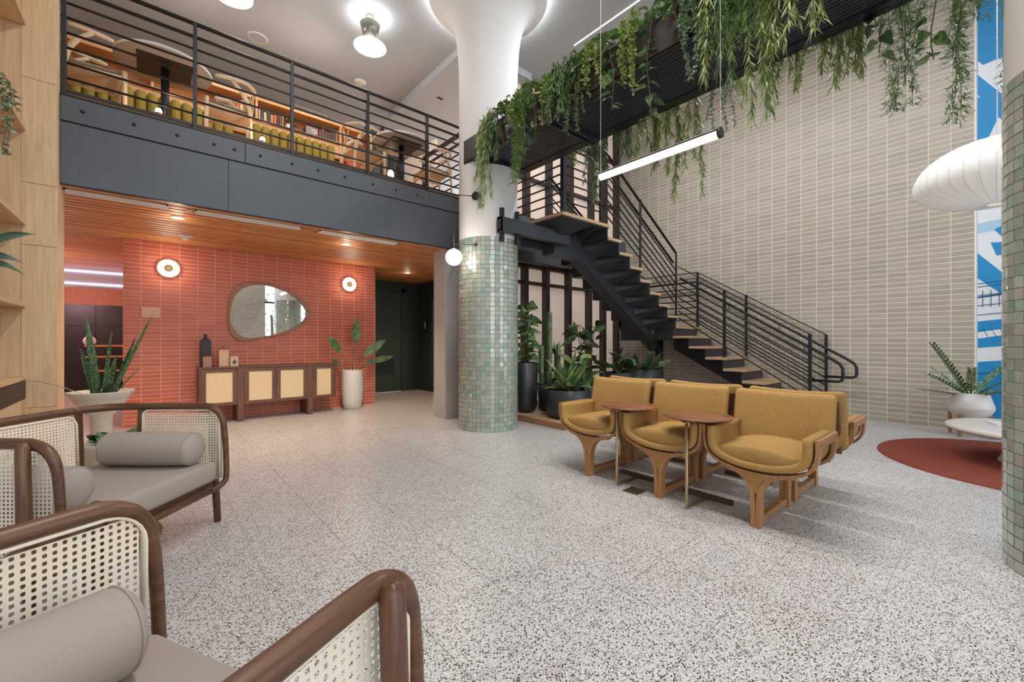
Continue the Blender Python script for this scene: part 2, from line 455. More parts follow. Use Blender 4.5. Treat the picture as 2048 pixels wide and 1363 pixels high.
# floor: terrazzo squares with thin metal joints
fl = struct('floor', MB().box(-4.0, 8.6, -4.6, 16.6, -0.20, -0.0035), 'joint', 'speckled terrazzo floor in large squares with thin joints')
S = 0.4145; J = 0.0028
fm = MB().box(-S / 2 + J / 2, S / 2 - J / 2, -S / 2 + J / 2, S / 2 - J / 2, -0.02, 0.0).mesh('floor_tile', M['terrazzo'])
cells = []
for i in range(-10, 21):
    for j in range(-12, 40):
        x = 0.016 + S * (i + 0.5); y = 0.352 + S * (j + 0.5)
        if -4.0 < x < XW + 0.1 and -4.5 < y < 16.5: cells.append((x, y))
order = rank(cells, lambda c_: (c_[0], c_[1], 0))
rest = MB()
for k, i in enumerate(order):
    x, y = cells[i]
    if k < 300: inst('floor_tile', fm, fl, (x, y, 0))
    else: rest.box(x - S / 2 + J / 2, x + S / 2 - J / 2, y - S / 2 + J / 2, y + S / 2 - J / 2, -0.02, 0.0)
rest.build('floor_tiles_beyond', 'terrazzo', fl)['kind'] = 'stuff'

def tile_mesh(w, h, t=0.008, c=0.0025):
    """chamfered wall tile in the XZ plane facing -Y"""
    m = MB(); a, b = w / 2, h / 2
    v = [(-a, t, -b), (a, t, -b), (a, t, b), (-a, t, b), (-a, c, -b), (a, c, -b), (a, c, b), (-a, c, b), (-a + c, 0, -b + c), (a - c, 0, -b + c), (a - c, 0, b - c), (-a + c, 0, b - c)]
    f = [(8, 9, 10, 11)] + [(4 + i, 4 + (i + 1) % 4, 8 + (i + 1) % 4, 8 + i) for i in range(4)] + [(i, (i + 1) % 4, 4 + (i + 1) % 4, 4 + i) for i in range(4)]
    return v, f

# red tiled wall ----------------------------------------------------------
rw = struct('wall_back', MB().box(-0.282, 3.183, YR - 0.0012, YR + 0.35, 0, ZL), 'grout_red', 'wall of stacked red clay tiles behind the sideboard')
xe = [-0.282] + [-0.099 + 0.2072 * k for k in range(16)] + [3.183]
rows = 47; rh = ZL / rows; g = 0.0055
cells = [(i, j) for i in range(len(xe) - 1) for j in range(rows)]
order = rank(cells, lambda c_: ((xe[c_[0]] + xe[c_[0] + 1]) / 2, YR, rh * (c_[1] + 0.5)), lambda c_, q: q[1] > 815)
rest = MB(); cache = {}
for k, i in enumerate(order):
    a, j = cells[i]; w = xe[a + 1] - xe[a] - g; cx = (xe[a + 1] + xe[a]) / 2; cz = rh * (j + 0.5)
    if k < 300:
        if round(w, 3) not in cache:
            v, f = tile_mesh(w, rh - g); cache[round(w, 3)] = MB().add(v, f).mesh('wall_tile', M['tile_red'])
        inst('wall_tile', cache[round(w, 3)], rw, (cx, YR - 0.003, cz))
    else:
        v, f = tile_mesh(w, rh - g); rest.add([(p[0] + cx, p[1] + YR - 0.003, p[2] + cz) for p in v], f)
rest.build('wall_tiles_beyond', 'tile_red', rw)['kind'] = 'stuff'

# right tiled wall --------------------------------------------------------
bw = struct('wall_right', MB().box(XW - 0.0012, XW + 0.3, 0.215, 5.75, 0, ZC), 'grout_beige', 'tall wall of stacked beige clay tiles behind the stairs')
tw = 0.2122; th_ = 0.0715; g = 0.0085
cells = [(i, j) for i in range(26) for j in range(int(ZC / th_))]
order = rank(cells, lambda c_: (XW, 0.217 + tw * (c_[0] + 0.5), th_ * (c_[1] + 0.5)))
v, f = tile_mesh(tw - g, th_ - g)
rot = lambda p: (p[1], -p[0], p[2])          # faces -X
tv = [rot(p) for p in v]
bm_ = MB().add(tv, f).mesh('wall_tile', M['tile_beige']); rest = MB()
for k, i in enumerate(order):
    a, j = cells[i]; cy = 0.217 + tw * (a + 0.5); cz = th_ * (j + 0.5)
    if k < 300: inst('wall_tile', bm_, bw, (XW - 0.003, cy, cz))
    else: rest.add([(p[0] + XW - 0.003, p[1] + cy, p[2] + cz) for p in tv], f)
rest.build('wall_tiles_beyond', 'tile_beige', bw)['kind'] = 'stuff'
struct('wall_corner', MB().box(XW - 0.22, XW + 0.3, 5.73, 5.95, 0, ZC), 'white_plaster', 'narrow white return in the corner behind the stairs')

# glazed mural bay at the right end --------------------------------------
mw = struct('wall_right_bay', MB().box(XW + 0.05, XW + 0.3, -4.3, 0.20, 0, ZC), 'white_paint', 'white wall bay that carries the blue mural')
struct('trim_1', MB().box(XW - 0.005, XW + 0.05, 0.198, 0.216, 0, ZC), 'white_paint', 'white metal edge between beige tiles and mural')

# ceilings ----------------------------------------------------------------
cl = struct('ceiling', MB().box(-4.0, 8.6, -4.6, 11.8, ZC, ZC + 0.2), 'ceil', 'high pale grey ceiling over lobby and mezzanine')
sf = MB().box(3.75, 5.12, 5.4, 8.3, ZC - 0.13, ZC); sf.build('soffit', 'ceil', cl)
lc = struct('ceiling_lower', MB().box(-2.6, 5.6, YF + 0.06, 14.4, ZL + 0.03, ZL + 0.12), 'slat_back', 'ceiling of narrow orange cedar slats under the mezzanine')
y = YF + 0.05; pitch = 0.125
sm_ = MB().chbox(-0.046, 0.046, -4.1, 4.1, -0.016, 0.03, 0.002)
sm_.v = [(p[1], p[0], p[2]) for p in sm_.v]; sm_.f = [tuple(reversed(q)) for q in sm_.f]
sl = sm_.mesh('slat', M['slat'])
for k in range(70):
    inst('slat', sl, lc, (1.5, y + pitch * (k + 0.5), ZL + 0.012))

# mezzanine slab and fascia ----------------------------------------------
mz = struct('floor_mezzanine', MB().box(-0.60, 3.70, YF + 0.075, 11.7, ZL + 0.12, ZMF).box(3.70, 8.3, 6.2, 11.7, ZL + 0.12, ZMF).box(-2.7, -0.60, 5.5, 11.7, ZL + 0.12, ZMF), 'shelf_warm', 'timber floor of the mezzanine')
fs = struct('trim_2', MB().box(-0.60, XW - 0.2, YF + 0.012, YF + 0.06, ZL - 0.01, ZM), 'black_metal', 'charcoal steel fascia along the mezzanine edge')
for (x0, x1) in ((-0.60, 0.775), (0.778, 3.02), (3.023, 5.4), (5.403, 7.87)):
    MB().chbox(x0, x1, YF - 0.012, YF + 0.02, 3.102, ZM, 0.003).build('channel_plate', 'fascia', fs)
for (x0, x1) in ((-0.60, 0.625), (0.628, 2.43), (2.433, 4.24), (4.243, 6.05), (6.053, 7.87)):
    MB().chbox(x0, x1, YF, YF + 0.02, ZL - 0.006, 3.092, 0.002).build('fascia_panel', 'fascia', fs)
bolt = MB().tube([(0, 0, 0), (0, -0.008, 0), (0, -0.012, 0)], [0.017, 0.015, 0.006], 8).mesh('bolt', M['black_metal'])
for x in (-0.46, -0.12, 0.20, 0.50, 0.68, 0.92, 1.24, 1.52, 1.84, 2.2, 2.52, 2.84): inst('bolt', bolt, fs, (x, YF - 0.012, 3.215))
screw = MB().disc((0, 0, 0), (0, -1, 0), 0.006, 6, 0.003).mesh('screw', M['black_metal'])
for x in (-0.48, 0.20, 0.56, 0.70, 1.25, 1.9, 2.38):
    for z in (2.66, 2.83, 3.0): inst('screw', screw, fs, (x, YF, z))
MB().box(-0.60, 3.7, YF - 0.02, YF + 0.07, ZM, ZM + 0.012).build('edge_angle', 'black_metal', fs)

# walls round the lower level --------------------------------------------
struct('wall_hall', MB().box(3.0, 4.95, 9.17, 9.35, 0, ZL + 0.1), 'green_dark', 'dark green hall wall beside the door')
wh = struct('wall_hall_side', MB().box(4.92, 5.05, 8.55, 9.2, 0, ZL + 0.1).box(4.92, 5.05, 5.95, 7.7, 0, ZL + 0.1).box(4.92, 5.05, 7.7, 8.55, 2.15, ZL + 0.1), 'green_dark', 'dark green side wall with a doorway')
MB().box(4.89, 4.93, 8.53, 8.60, 0, 2.2).box(4.89, 4.93, 7.65, 7.72, 0, 2.2).box(4.89, 4.93, 7.65, 8.6, 2.13, 2.2).build('door_frame', 'green_dark', wh)
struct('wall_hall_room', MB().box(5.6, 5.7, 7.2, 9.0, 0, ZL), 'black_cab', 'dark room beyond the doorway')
d1 = struct('door_1', MB().chbox(3.55, 4.44, 9.13, 9.175, 0.012, 2.30, 0.004), 'green_door', 'dark green hall door with a louvred vent at the bottom')
fr = MB().box(4.445, 4.53, 9.11, 9.17, 0, 2.40).box(3.46, 3.545, 9.11, 9.17, 0, 2.40).box(3.46, 4.53, 9.11, 9.17, 2.305, 2.40); fr.build('door_frame', 'green_dark', d1)
for z in (0.35, 1.15, 1.95): MB().cyl((4.443, 9.12, z - 0.05), (4.443, 9.12, z + 0.05), 0.009, 8).build('hinge', 'black_metal', d1)
lv = MB().box(3.68, 4.28, 9.122, 9.13, 0.36, 0.82).build('louvre_frame', 'green_door', d1)
for k in range(11): MB().obox((3.98, 9.117, 0.40 + 0.038 * k), (1, 0, 0), (0, 0.6, -0.8), (0, 0.8, 0.6), 0.54, 0.03, 0.004).build('louvre', 'green_door', d1)
MB().box(3.56, 4.43, 9.10, 9.16, 0.0, 0.012).build('threshold', 'vent_white', d1)

# passage left of the red wall -------------------------------------------
struct('wall_passage_end', MB().box(-3.2, 3.0, 14.42, 14.6, 0, ZL + 0.2), 'panel_pink', 'wood panelled wall at the end of the passage')
struct('wall_passage_left', MB().box(-3.3, -3.1, 5.3, 14.6, 0, ZL + 0.2), 'oak', 'oak clad wall of the passage')
struct('wall_passage_right', MB().box(-0.282, -0.10, YR + 0.35, 14.6, 0, ZL + 0.2).box(-0.1, 3.4, 11.5, 11.6, 0, ZL).box(3.183, 3.35, YR + 0.35, 9.35, 0, ZL + 0.1), 'panel_pink', 'plain wall of the passage behind the red tiles')
sfb = struct('trim_3', MB().chbox(-3.1, -0.285, 11.3, 11.6, 2.20, ZL, 0.004), 'ceil', 'pale light soffit across the passage')
MB().box(-3.1, -0.29, 11.285, 11.30, 2.475, 2.495).build('light_strip', 'led_purple', sfb)
MB().box(-2.2, -0.29, 11.285, 11.30, 2.245, 2.262).build('light_strip', 'led_purple', sfb)
struct('trim_4', MB().box(-1.70, -1.62, 14.38, 14.42, 1.9, ZL), 'black_cab', 'dark post in the wood panelling of the passage')

# left oak wall end -------------------------------------------------------
wl = struct('wall_left', MB().box(-3.3, -0.80, 5.205, 5.45, 0, ZC), 'oak', 'oak clad wall that closes the left side of the mezzanine')
zs = [0, 0.62, 1.96, 2.47, 3.33, 4.22, ZC]
for k, (a, b) in enumerate(zip(zs[:-1], zs[1:])):
    MB().chbox(-0.80, -0.598, 5.20, 5.26, a + 0.0015, b - 0.0015, 0.0015).build('oak_panel', 'oak', wl)
MB().box(-0.80, -0.602, 5.26, 5.60, 0, ZC).build('return_panel', 'oak', wl)

# upper level walls -------------------------------------------------------
struct('wall_mezzanine', MB().box(-2.7, 8.3, 11.5, 11.7, ZM, ZC), 'white_plaster', 'off white wall at the back of the mezzanine')
struct('wall_mezzanine_left', MB().box(-2.75, -2.6, 5.45, 11.6, ZM, ZC), 'oak', 'oak wall at the left end of the mezzanine')

# storefront behind the stairs: lower and upper ---------------------------
def pane_material():
    t = NT('shaded_pane'); t.set(Base_Color=srgb(222, 200, 184), Roughness=0.12)
    t.b.inputs['Emission Color'].default_value = srgb(236, 214, 198); t.b.inputs['Emission Strength'].default_value = 0.22
    return t.m
M['pane_beige'] = pane_material()
def storefront(name, x0, z0, z1, xs, transom, sill, label, Y):
    w = struct(name, MB().box(x0 - 0.02, XW - 0.2, Y + 0.10, Y + 0.14, z0, z1), 'pane_beige', label)
    for a, b in zip(xs[:-1], xs[1:]):
        zz = [z0 + 0.06] + ([sill] if sill else []) + [transom, z1 - 0.05]
        for c_, d in zip(zz[:-1], zz[1:]): MB().box(a + 0.03, b - 0.03, Y + 0.055, Y + 0.075, c_ + 0.025, d - 0.025).build('pane', 'pane_beige', w)
    for x in xs: MB().chbox(x - 0.05, x + 0.05, Y - 0.06, Y + 0.11, z0, z1, 0.003).build('mullion', 'bronze_frame', w)
    for z in [z0 + 0.03, transom, z1 - 0.03] + ([sill] if sill else []): MB().chbox(x0, XW - 0.21, Y - 0.02, Y + 0.10, z - 0.03, z + 0.03, 0.003).build('rail', 'bronze_frame', w)
    return w
storefront('window_1', 4.62, 0.0, ZL, [4.64, 5.08, 5.62, 6.24, 6.87, 7.35, 7.83], 2.22, 0.62, 'bronze framed storefront with beige shades behind the planters', 5.56)
storefront('window_2', 4.62, ZM, ZC, [4.64, 5.12, 5.70, 6.30, 6.95, 7.40, 7.83], 5.1, 4.1, 'bronze framed upper glazing with beige shades behind the landing', 5.56)
struct('trim_5', MB().box(4.3, XW - 0.2, YF + 0.05, 5.75, ZL, ZM), 'steel', 'dark floor edge behind the stair landing')

# wall behind the camera: glazing and a tiled pier (seen in the mirror) ---
wf = struct('wall_front', MB().box(2.15, 3.5, -4.45, -4.25, 0, ZC), 'grout_beige', 'beige tiled pier behind the camera')
v, f = tile_mesh(tw - 0.005, th_ - 0.005); rest = MB()
for i in range(6):
    for j in range(int(ZC / th_)):
        cx_, cz_ = 2.24 + tw * (i + 0.5), th_ * (j + 0.5)
        rest.add([(-p[0] + cx_, -p[1] - 4.242, p[2] + cz_) for p in v], f)
rest.build('wall_tiles_beyond', 'tile_beige', wf)['kind'] = 'stuff'
struct('wall_street', MB().box(-4.0, -3.8, -4.6, 5.5, 0, ZC), 'white_plaster', 'white wall on the street side behind the camera')
struct('wall_front_left', MB().box(-4.0, -2.6, -4.45, -4.25, 0, ZC), 'white_plaster', 'white wall end behind the camera')
gl = NT('window_glass')
tr = gl.node('ShaderNodeBsdfTransparent'); gs = gl.node('ShaderNodeBsdfGlossy', i_Roughness=0.02); mxs = gl.node('ShaderNodeMixShader', i_0=0.06)
gl.link(tr.outputs[0], mxs.inputs[1]); gl.link(gs.outputs[0], mxs.inputs[2]); gl.link(mxs.outputs[0], gl.n['Material Output'].inputs[0])
M['glass'] = gl.m
def glazing(name, x0, x1, label, n):
    w = struct(name, MB().box(x0, x1, -4.42, -4.28, 0, 0.12).box(x0, x1, -4.42, -4.28, ZC - 0.15, ZC), 'black_metal', label)
    for k in range(n + 1):
        x = x0 + (x1 - x0) * k / n; MB().box(x - 0.035, x + 0.035, -4.42, -4.28, 0.1, ZC - 0.1).build('mullion', 'black_metal', w)
    for z in (1.35, 2.75, 4.3): MB().box(x0, x1, -4.41, -4.29, z - 0.035, z + 0.035).build('rail', 'black_metal', w)
    for k in range(n):
        a = x0 + (x1 - x0) * k / n; b = x0 + (x1 - x0) * (k + 1) / n
        MB().box(a + 0.03, b - 0.03, -4.36, -4.355, 0.1, ZC - 0.12).build('pane', 'glass', w)
glazing('window_3', 3.5, 8.2, 'tall black framed glazing behind the camera, right of the tiled pier', 4)
glazing('window_4', -2.6, 2.15, 'tall black framed glazing behind the camera, left of the tiled pier', 4)

M['led_ring'] = emit('led_ring', (1.0, 0.98, 0.95, 1), 22.0)
# ================================================================== COLUMNS, BEAM, STAIRS, RAILINGS
def column(cx, cy, label, seed):
    rs = random.Random(seed)
    t = thing('column', label, 'column', (cx, cy, 0), 0, 'round mosaic columns')
    RC = 0.398; ZT = 2.515
    MB().lathe([(RC - 0.002, 0), (RC - 0.002, ZT), (0.38, ZT)], 48).build('mosaic_bed', 'grout_green', t)
    sh = MB().lathe([(0.39, ZT - 0.05), (0.40, ZT + 0.004), (0.40, 4.6), (0.404, 4.85), (0.42, 5.12), (0.45, 5.34), (0.50, 5.52), (0.58, 5.66), (0.68, 5.75), (0.80, 5.80), (0.81, 5.815), (0.79, 5.83), (0.5, 5.83), (0.5, 5.91)], 64)
    sh.build('shaft', 'white_plaster', t)
    MB().lathe([(0.70, 5.832), (0.75, 5.832), (0.75, 5.85), (0.70, 5.85), (0.70, 5.832)], 64, smooth=False).build('light_ring', 'led_ring', t)
    n = 42; nr = 42; ph = ZT / nr; pa = 2 * PI / n
    cells = []
    for j in range(nr):
        k = 0
        while k < n:
            cells.append((k, j)); k += 1
    order = rank(cells, lambda c_: (cx + RC * math.cos(c_[0] * pa), cy + RC * math.sin(c_[0] * pa), ph * (c_[1] + 0.5)),
                 lambda c_, q: (math.cos(c_[0] * pa) * cx + math.sin(c_[0] * pa) * cy) > -0.1 * math.hypot(cx, cy))
    w = RC * pa - 0.004; hh = ph - 0.004
    def tl(tilt):
        v, f = tile_mesh(w, hh, 0.007, 0.002)
        return [(-p[1] * 1.0, p[0], p[2]) for p in v], f     # outward = +x
    v, f = tl(0); me = MB().add(v, f).mesh('mosaic_tile', M['tile_green']); rest = MB()
    for q, i in enumerate(order):
        k, j = cells[i]; a = k * pa + rs.uniform(-0.006, 0.006); z = ph * (j + 0.5)
        ta, tb = rs.uniform(-0.035, 0.035), rs.uniform(-0.03, 0.03)
        if q < 300: inst('mosaic_tile', me, t, (math.cos(a) * (RC + 0.0065), math.sin(a) * (RC + 0.0065), z), (0, tb, a + ta))
        else:
            m4 = Matrix.Translation((math.cos(a) * (RC + 0.0065), math.sin(a) * (RC + 0.0065), z)) @ Matrix.Rotation(a + ta, 4, 'Z') @ Matrix.Rotation(tb, 4, 'Y')
            rest.add([m4 @ Vector(p) for p in v], f)
    rest.build('mosaic_tiles_beyond', 'tile_green', t)['kind'] = 'stuff'
    return t
C1 = (3.52, 4.59); C2 = (3.51, -0.41)
column(C1[0], C1[1], 'round white column sheathed in green mosaic below, beside the staircase', 1)
column(C2[0], C2[1], 'round white column sheathed in green mosaic below, cut by the right edge', 2)
t = thing('concrete_pillar', 'square raw concrete pillar behind the mosaic column', 'pillar', (3.53, 5.60, 0))
MB().rbox((0, 0, ZL / 2), (0.36, 0.34, ZL), 0.006, (1.0,)).build('shaft', 'concrete', t)

# trellis beam hung from the ceiling -------------------------------------
BX0, BX1, BZ0, BZ1, BY0, BY1 = 3.12, 3.93, 3.49, 3.79, -2.9, 4.60
t = thing('planter_beam', 'long charcoal steel planter beam with slatted underside and trailing plants', 'beam', (3.52, 1.0, BZ0))
for x in (BX0, BX1 - 0.012): MB().box(x, x + 0.012, BY0, BY1, BZ0, BZ1).build('side_plate', 'bronze_frame', t, True)
for x0, x1 in ((BX0, BX0 + 0.05), (BX1 - 0.12, BX1)): MB().box(x0, x1, BY0, BY1, BZ0 - 0.008, BZ0 + 0.012).build('bottom_flange', 'black_metal', t, True)
MB().box(BX0, BX0 + 0.25, BY1 - 0.01, BY1, BZ0, BZ1).box(BX1 - 0.25, BX1, BY1 - 0.01, BY1, BZ0, BZ1).build('end_plate', 'bronze_frame', t, True)
sm2 = MB().box(-0.013, 0.013, BY0 - 1.0, 4.17 - 1.0, 0, 0.04).mesh('slat', M['beam_slat'])
for k in range(17): inst('slat', sm2, t, (BX0 + 0.075 + 0.0385 * k - 3.52, 0, 0.002))
MB().box(BX0 + 0.02, BX1 - 0.02, BY0, 4.17, BZ0 + 0.10, BZ0 + 0.115).build('tray', 'black_metal', t, True)
MB().lathe([(0.401, BZ0 - 0.05), (0.412, BZ0 - 0.05), (0.412, BZ0 + 0.1), (0.401, BZ0 + 0.1)], 40, C1, False, R(-140), R(40)).build('column_collar', 'black_metal', t, True)
for y in (3.05,):
    MB().box(BX0 + 0.10, BX1 - 0.03, y - 0.05, y - 0.03, BZ0 - 0.05, BZ0).box(BX0 + 0.10, BX1 - 0.03, y + 0.03, y + 0.05, BZ0 - 0.05, BZ0).build('cross_bracket', 'steel', t, True)
for y in (-1.5, 1.4):
    for x in (BX0 + 0.02, BX1 - 0.02): MB().cyl((x, y, BZ1 - 0.02), (x, y, ZC), 0.004, 6).build('hanger_rod', 'black_metal', t, True)

# pendant tube light ------------------------------------------------------
PX, PZ, PY0, PY1 = 2.945, 2.59, 1.235, 2.26
t = thing('tube_pendant', 'glowing white tube light hung level on two thin wires', 'pendant light', (PX, (PY0 + PY1) / 2, PZ))
MB().cyl((PX, PY0 + 0.02, PZ), (PX, PY1 - 0.005, PZ), 0.034, 20).build('diffuser', 'glow_tube', t, True)
MB().box(PX - 0.0385, PX - 0.028, PY0 + 0.02, PY1 - 0.005, PZ + 0.006, PZ + 0.018).build('side_strip', 'bronze_frame', t, True)
for y0, y1 in ((PY0, PY0 + 0.022), (PY1 - 0.008, PY1)): MB().cyl((PX, y0, PZ), (PX, y1, PZ), 0.037, 20).build('end_cap', 'bronze_frame', t, True)
for y in (PY0 + 0.01, PY1 - 0.01): MB().cyl((PX, y, PZ + 0.03), (PX, y, ZC), 0.0022, 5).build('wire', 'vent_white', t, True)
light('tube_pendant_light', 'AREA', (PX, (PY0 + PY1) / 2, PZ - 0.045), 16, (1, 0.96, 0.92), 0.06, 1.0, (0, 0, 0))

# staircase ---------------------------------------------------------------
ZP, ZLD, RS = 2.88, 1.44, 0.18
X0U, RU, Y0U, Y1U = 5.11, 0.2843, 3.75, 4.95
Y0L, RL, X0L, X1L = 3.82, 0.29, 7.10, 8.00
st = thing('staircase', 'charcoal steel staircase with oak treads turning at a landing by the tiled wall', 'staircase', (5.6, 3.2, 0))
W = lambda mb, n, m, p=st: mb.build(n, m, p, True)
# platform
W(MB().chbox(4.10, X0U + 0.02, Y0U, Y1U + 0.55, ZP - 0.045, ZP, 0.004), 'platform_deck', 'tread')
W(MB().box(4.12, X0U, Y0U + 0.015, Y1U + 0.5, ZP - 0.062, ZP - 0.046), 'deck_plate', 'steel')
W(MB().prism([(4.14, Y0U + 0.02, ZP - 0.06), (4.75, Y0U + 0.02, ZP - 0.06), (4.52, 4.12, ZP - 0.22), (4.40, 4.12, ZP - 0.22)], (0, 0.012, 0.0)), 'gusset', 'steel')
W(MB().prism([(4.13, Y0U + 0.03, ZP - 0.06), (4.13, 4.5, ZP - 0.06), (4.4, 4.3, ZP - 0.2), (4.4, 4.12, ZP - 0.2)], (0.012, 0, 0)), 'gusset', 'steel')
W(MB().prism([(4.85, Y0U + 0.02, ZP - 0.06), (4.85, 4.15, ZP - 0.06), (4.85, 4.12, ZP - 0.24)], (0.012, 0, 0)), 'gusset', 'steel')
# support channel clamped to the column
bx = MB().box(3.34, 4.62, 4.075, 4.095, 2.56, 2.735).box(3.34, 4.62, 4.095, 4.165, 2.715, 2.735).box(3.34, 4.62, 4.095, 4.165, 2.56, 2.58)
W(bx, 'support_channel', 'steel')
W(MB().box(3.34, 3.352, 4.075, 4.18, 2.54, 2.745), 'channel_end', 'black_metal')
for x in (3.40, 3.66): W(MB().box(x, x + 0.045, 4.155, 4.20, 2.45, 2.88), 'clamp_plate', 'black_metal')
W(MB().box(3.9, 4.75, 4.45, 4.62, 2.52, 2.72), 'support_channel', 'steel')
# two steps from the platform up to the mezzanine
for k in (1, 2): W(MB().chbox(4.1, 5.0, 5.30 + 0.28 * k - 0.28, 5.60 + 0.28 * k - 0.28, ZP + 0.147 * k - 0.04, ZP + 0.147 * k, 0.004), 'tread', 'tread_x')
# upper flight
def zig(k): return X0U + RU * k, ZP - RS * k
tr_u = MB().rbox((0, 0, 0), (RU + 0.045, Y1U - Y0U, 0.042), 0.004, (1.0,)).mesh('tread', M['tread'])
for k in range(1, 8):
    x, z = zig(k); inst('tread', tr_u, st, (x - RU / 2 + 0.012 - 5.6, (Y0U + Y1U) / 2 - 3.2, z - 0.021))
for k in range(0, 8):
    x, z = zig(k); x1, z1 = zig(k + 1)
    W(MB().box(x - 0.03, x - 0.015, Y0U + 0.015, Y1U - 0.015, z1 - 0.05, z - 0.044), 'riser_plate', 'steel')
    if k < 7: W(MB().box(x - 0.03, x1 - 0.02, Y0U + 0.015, Y1U - 0.015, z1 - 0.056, z1 - 0.043), 'tread_plate', 'steel')
    for yy, yo in ((4.25, Y0U + 0.03), (4.45, Y1U - 0.03)):
        W(MB().add([(x - 0.02, yy, z1 - 0.05), (x1 - 0.02, yy, z1 - 0.05), (x1 - 0.02, yo, z1 - 0.05), (x - 0.02, yy, z1 - 0.16 + 0.0), (x1 - 0.05, yy, z1 - 0.25)],
                   [(0, 1, 2), (0, 2, 3), (3, 2, 4), (2, 1, 4), (0, 3, 4, 1)]), 'bracket', 'steel')
xa, za = X0U - 0.40, ZP - 0.09; xb, zb = 7.42, 1.11
sd = Vector((xb - xa, 0, zb - za)).normalized(); up = Vector((0, -1, 0)).cross(sd)
if up.z < 0: up = -up
sm3 = MB().obox(((xa + xb) / 2, 4.35, (za + zb) / 2 - 0.045), sd, (0, 1, 0), up, (Vector((xb, 0, zb)) - Vector((xa, 0, za))).length, 0.22, 0.20)
W(sm3, 'stringer', 'steel')
W(MB().box(4.45, 5.06, 4.232, 4.468, 2.44, 2.81), 'stringer_head', 'steel')
# landing
W(MB().chbox(X0L, X1L + 0.04, Y0L - 0.02, Y1U, ZLD - 0.045, ZLD, 0.004), 'landing_deck', 'tread_x')
W(MB().box(X0L + 0.01, X1L, Y0L + 0.01, Y1U - 0.01, ZLD - 0.26, ZLD - 0.046), 'landing_frame', 'steel')
W(MB().cyl((7.36, 4.25, 0.0), (7.36, 4.25, ZLD - 0.2), 0.075, 20), 'landing_post', 'black_metal')
# lower flight
tr_l = MB().rbox((0, 0, 0), (X1L - X0L, RL + 0.045, 0.042), 0.004, (1.0,)).mesh('tread', M['tread_x'])
for k in range(1, 8):
    y = Y0L - RL * k; z = ZLD - RS * k
    inst('tread', tr_l, st, ((X0L + X1L) / 2 - 5.6, y + RL / 2 - 0.012 - 3.2, z - 0.021))
for k in range(0, 8):
    y = Y0L - RL * k; z = ZLD - RS * k
    W(MB().box(X0L + 0.03, X1L - 0.01, y + 0.015, y + 0.03, max(0.0, z - RS - 0.02), z - 0.044), 'riser_plate', 'steel')
for xs_ in (7.30, 7.80):
    pts = []
    for k in range(0, 8):
        y = Y0L - RL * k + 0.03; z = ZLD - RS * k - 0.044
        pts += [(xs_, y, z), (xs_, y, max(0.002, z - RS))]
    pts = pts[:-1] + [(xs_, Y0L - RL * 7 + 0.03, 0.0), (xs_, Y0L - RL * 6.2, 0.0), (xs_, Y0L + 0.1, ZLD - 0.42), (xs_, Y0L + 0.1, ZLD - 0.05)]
    W(MB().prism(pts, (0.014, 0, 0)), 'stringer', 'black_metal')

# railings ----------------------------------------------------------------
OFF = [0.14, 0.26, 0.38, 0.50, 0.62, 0.74]
def rail_run(parent, pts, thick=1.05, hand=0.90, bars=OFF, hand_shift=(0, 0, 0), r=0.0115, cap=True):
    """pts: foot polyline; bars follow it at the given heights"""
    for o in bars:
        MB().tube([(p[0], p[1], p[2] + o) for p in pts], r, 6).build('bar', 'black_metal', parent, True)
    if cap: 
        m = MB()
        for a, b in zip(pts[:-1], pts[1:]): m.bar((a[0], a[1], a[2] + thick), (b[0], b[1], b[2] + thick), 0.04, 0.014)
        m.build('top_rail', 'black_metal', parent, True)
    if hand:
        h = hand_shift
        MB().tube([(p[0] + h[0], p[1] + h[1], p[2] + hand + h[2]) for p in pts], 0.020, 10).build('handrail', 'black_metal', parent, True)
def post(parent, x, y, z0, z1, w=0.04, d=0.022):
    MB().chbox(x - w / 2, x + w / 2, y - d / 2, y + d / 2, z0, z1, 0.002).build('post', 'black_metal', parent, True)
nosing = lambda X: ZP - RS * (X - X0U) / RU
# upper flight, near side with the platform guard
t = thing('stair_railing', 'charcoal bar railing round the upper platform and down the near side of the upper flight', 'railing', (5.5, 3.76, 1.6), 0, 'stair railings')
yN = Y0U + 0.012
run = [(4.12, yN, ZP), (5.02, yN, ZP + 0.01), (7.09, yN, nosing(7.09) + 0.05)]
rail_run(t, run, hand_shift=(0, 0.06, 0))
rail_run(t, [(4.12, yN, ZP), (4.12, 5.25, ZP)], hand_shift=(0.06, 0, 0))
MB().chbox(4.10, 4.16, yN - 0.03, yN + 0.03, ZP, ZP + 1.07, 0.003).build('corner_post', 'black_metal', t, True)
for x in (4.92,): post(t, x, yN, ZP, ZP + 1.05, 0.022, 0.04)
for x in (5.95, 7.09): post(t, x, yN, nosing(x) - 0.10, nosing(x) + 1.09, 0.045, 0.02)
post(t, 4.12, 5.2, ZP, ZP + 1.05)
for xx, zz in ((5.1, ZP), (6.0, nosing(6.0) + 0.07)): MB().cyl((xx, yN + 0.06, zz + 0.86), (xx, yN, zz + 0.80), 0.006, 6).build('bracket', 'black_metal', t, True)
# upper flight, far side
t = thing('stair_railing', 'charcoal bar railing on the window side of the upper flight', 'railing', (6.1, Y1U, 1.6), 0, 'stair railings')
yFp = Y1U - 0.012
rail_run(t, [(5.05, yFp, ZP + 0.01), (7.06, yFp, nosing(7.06) + 0.05), (7.98, yFp, ZLD)], hand_shift=(0, -0.06, 0))
for x in (5.05, 6.05): post(t, x, yFp, nosing(x) - 0.1, nosing(x) + 1.07, 0.045, 0.02)
post(t, 7.06, yFp, ZLD, ZLD + 1.25, 0.045, 0.02)
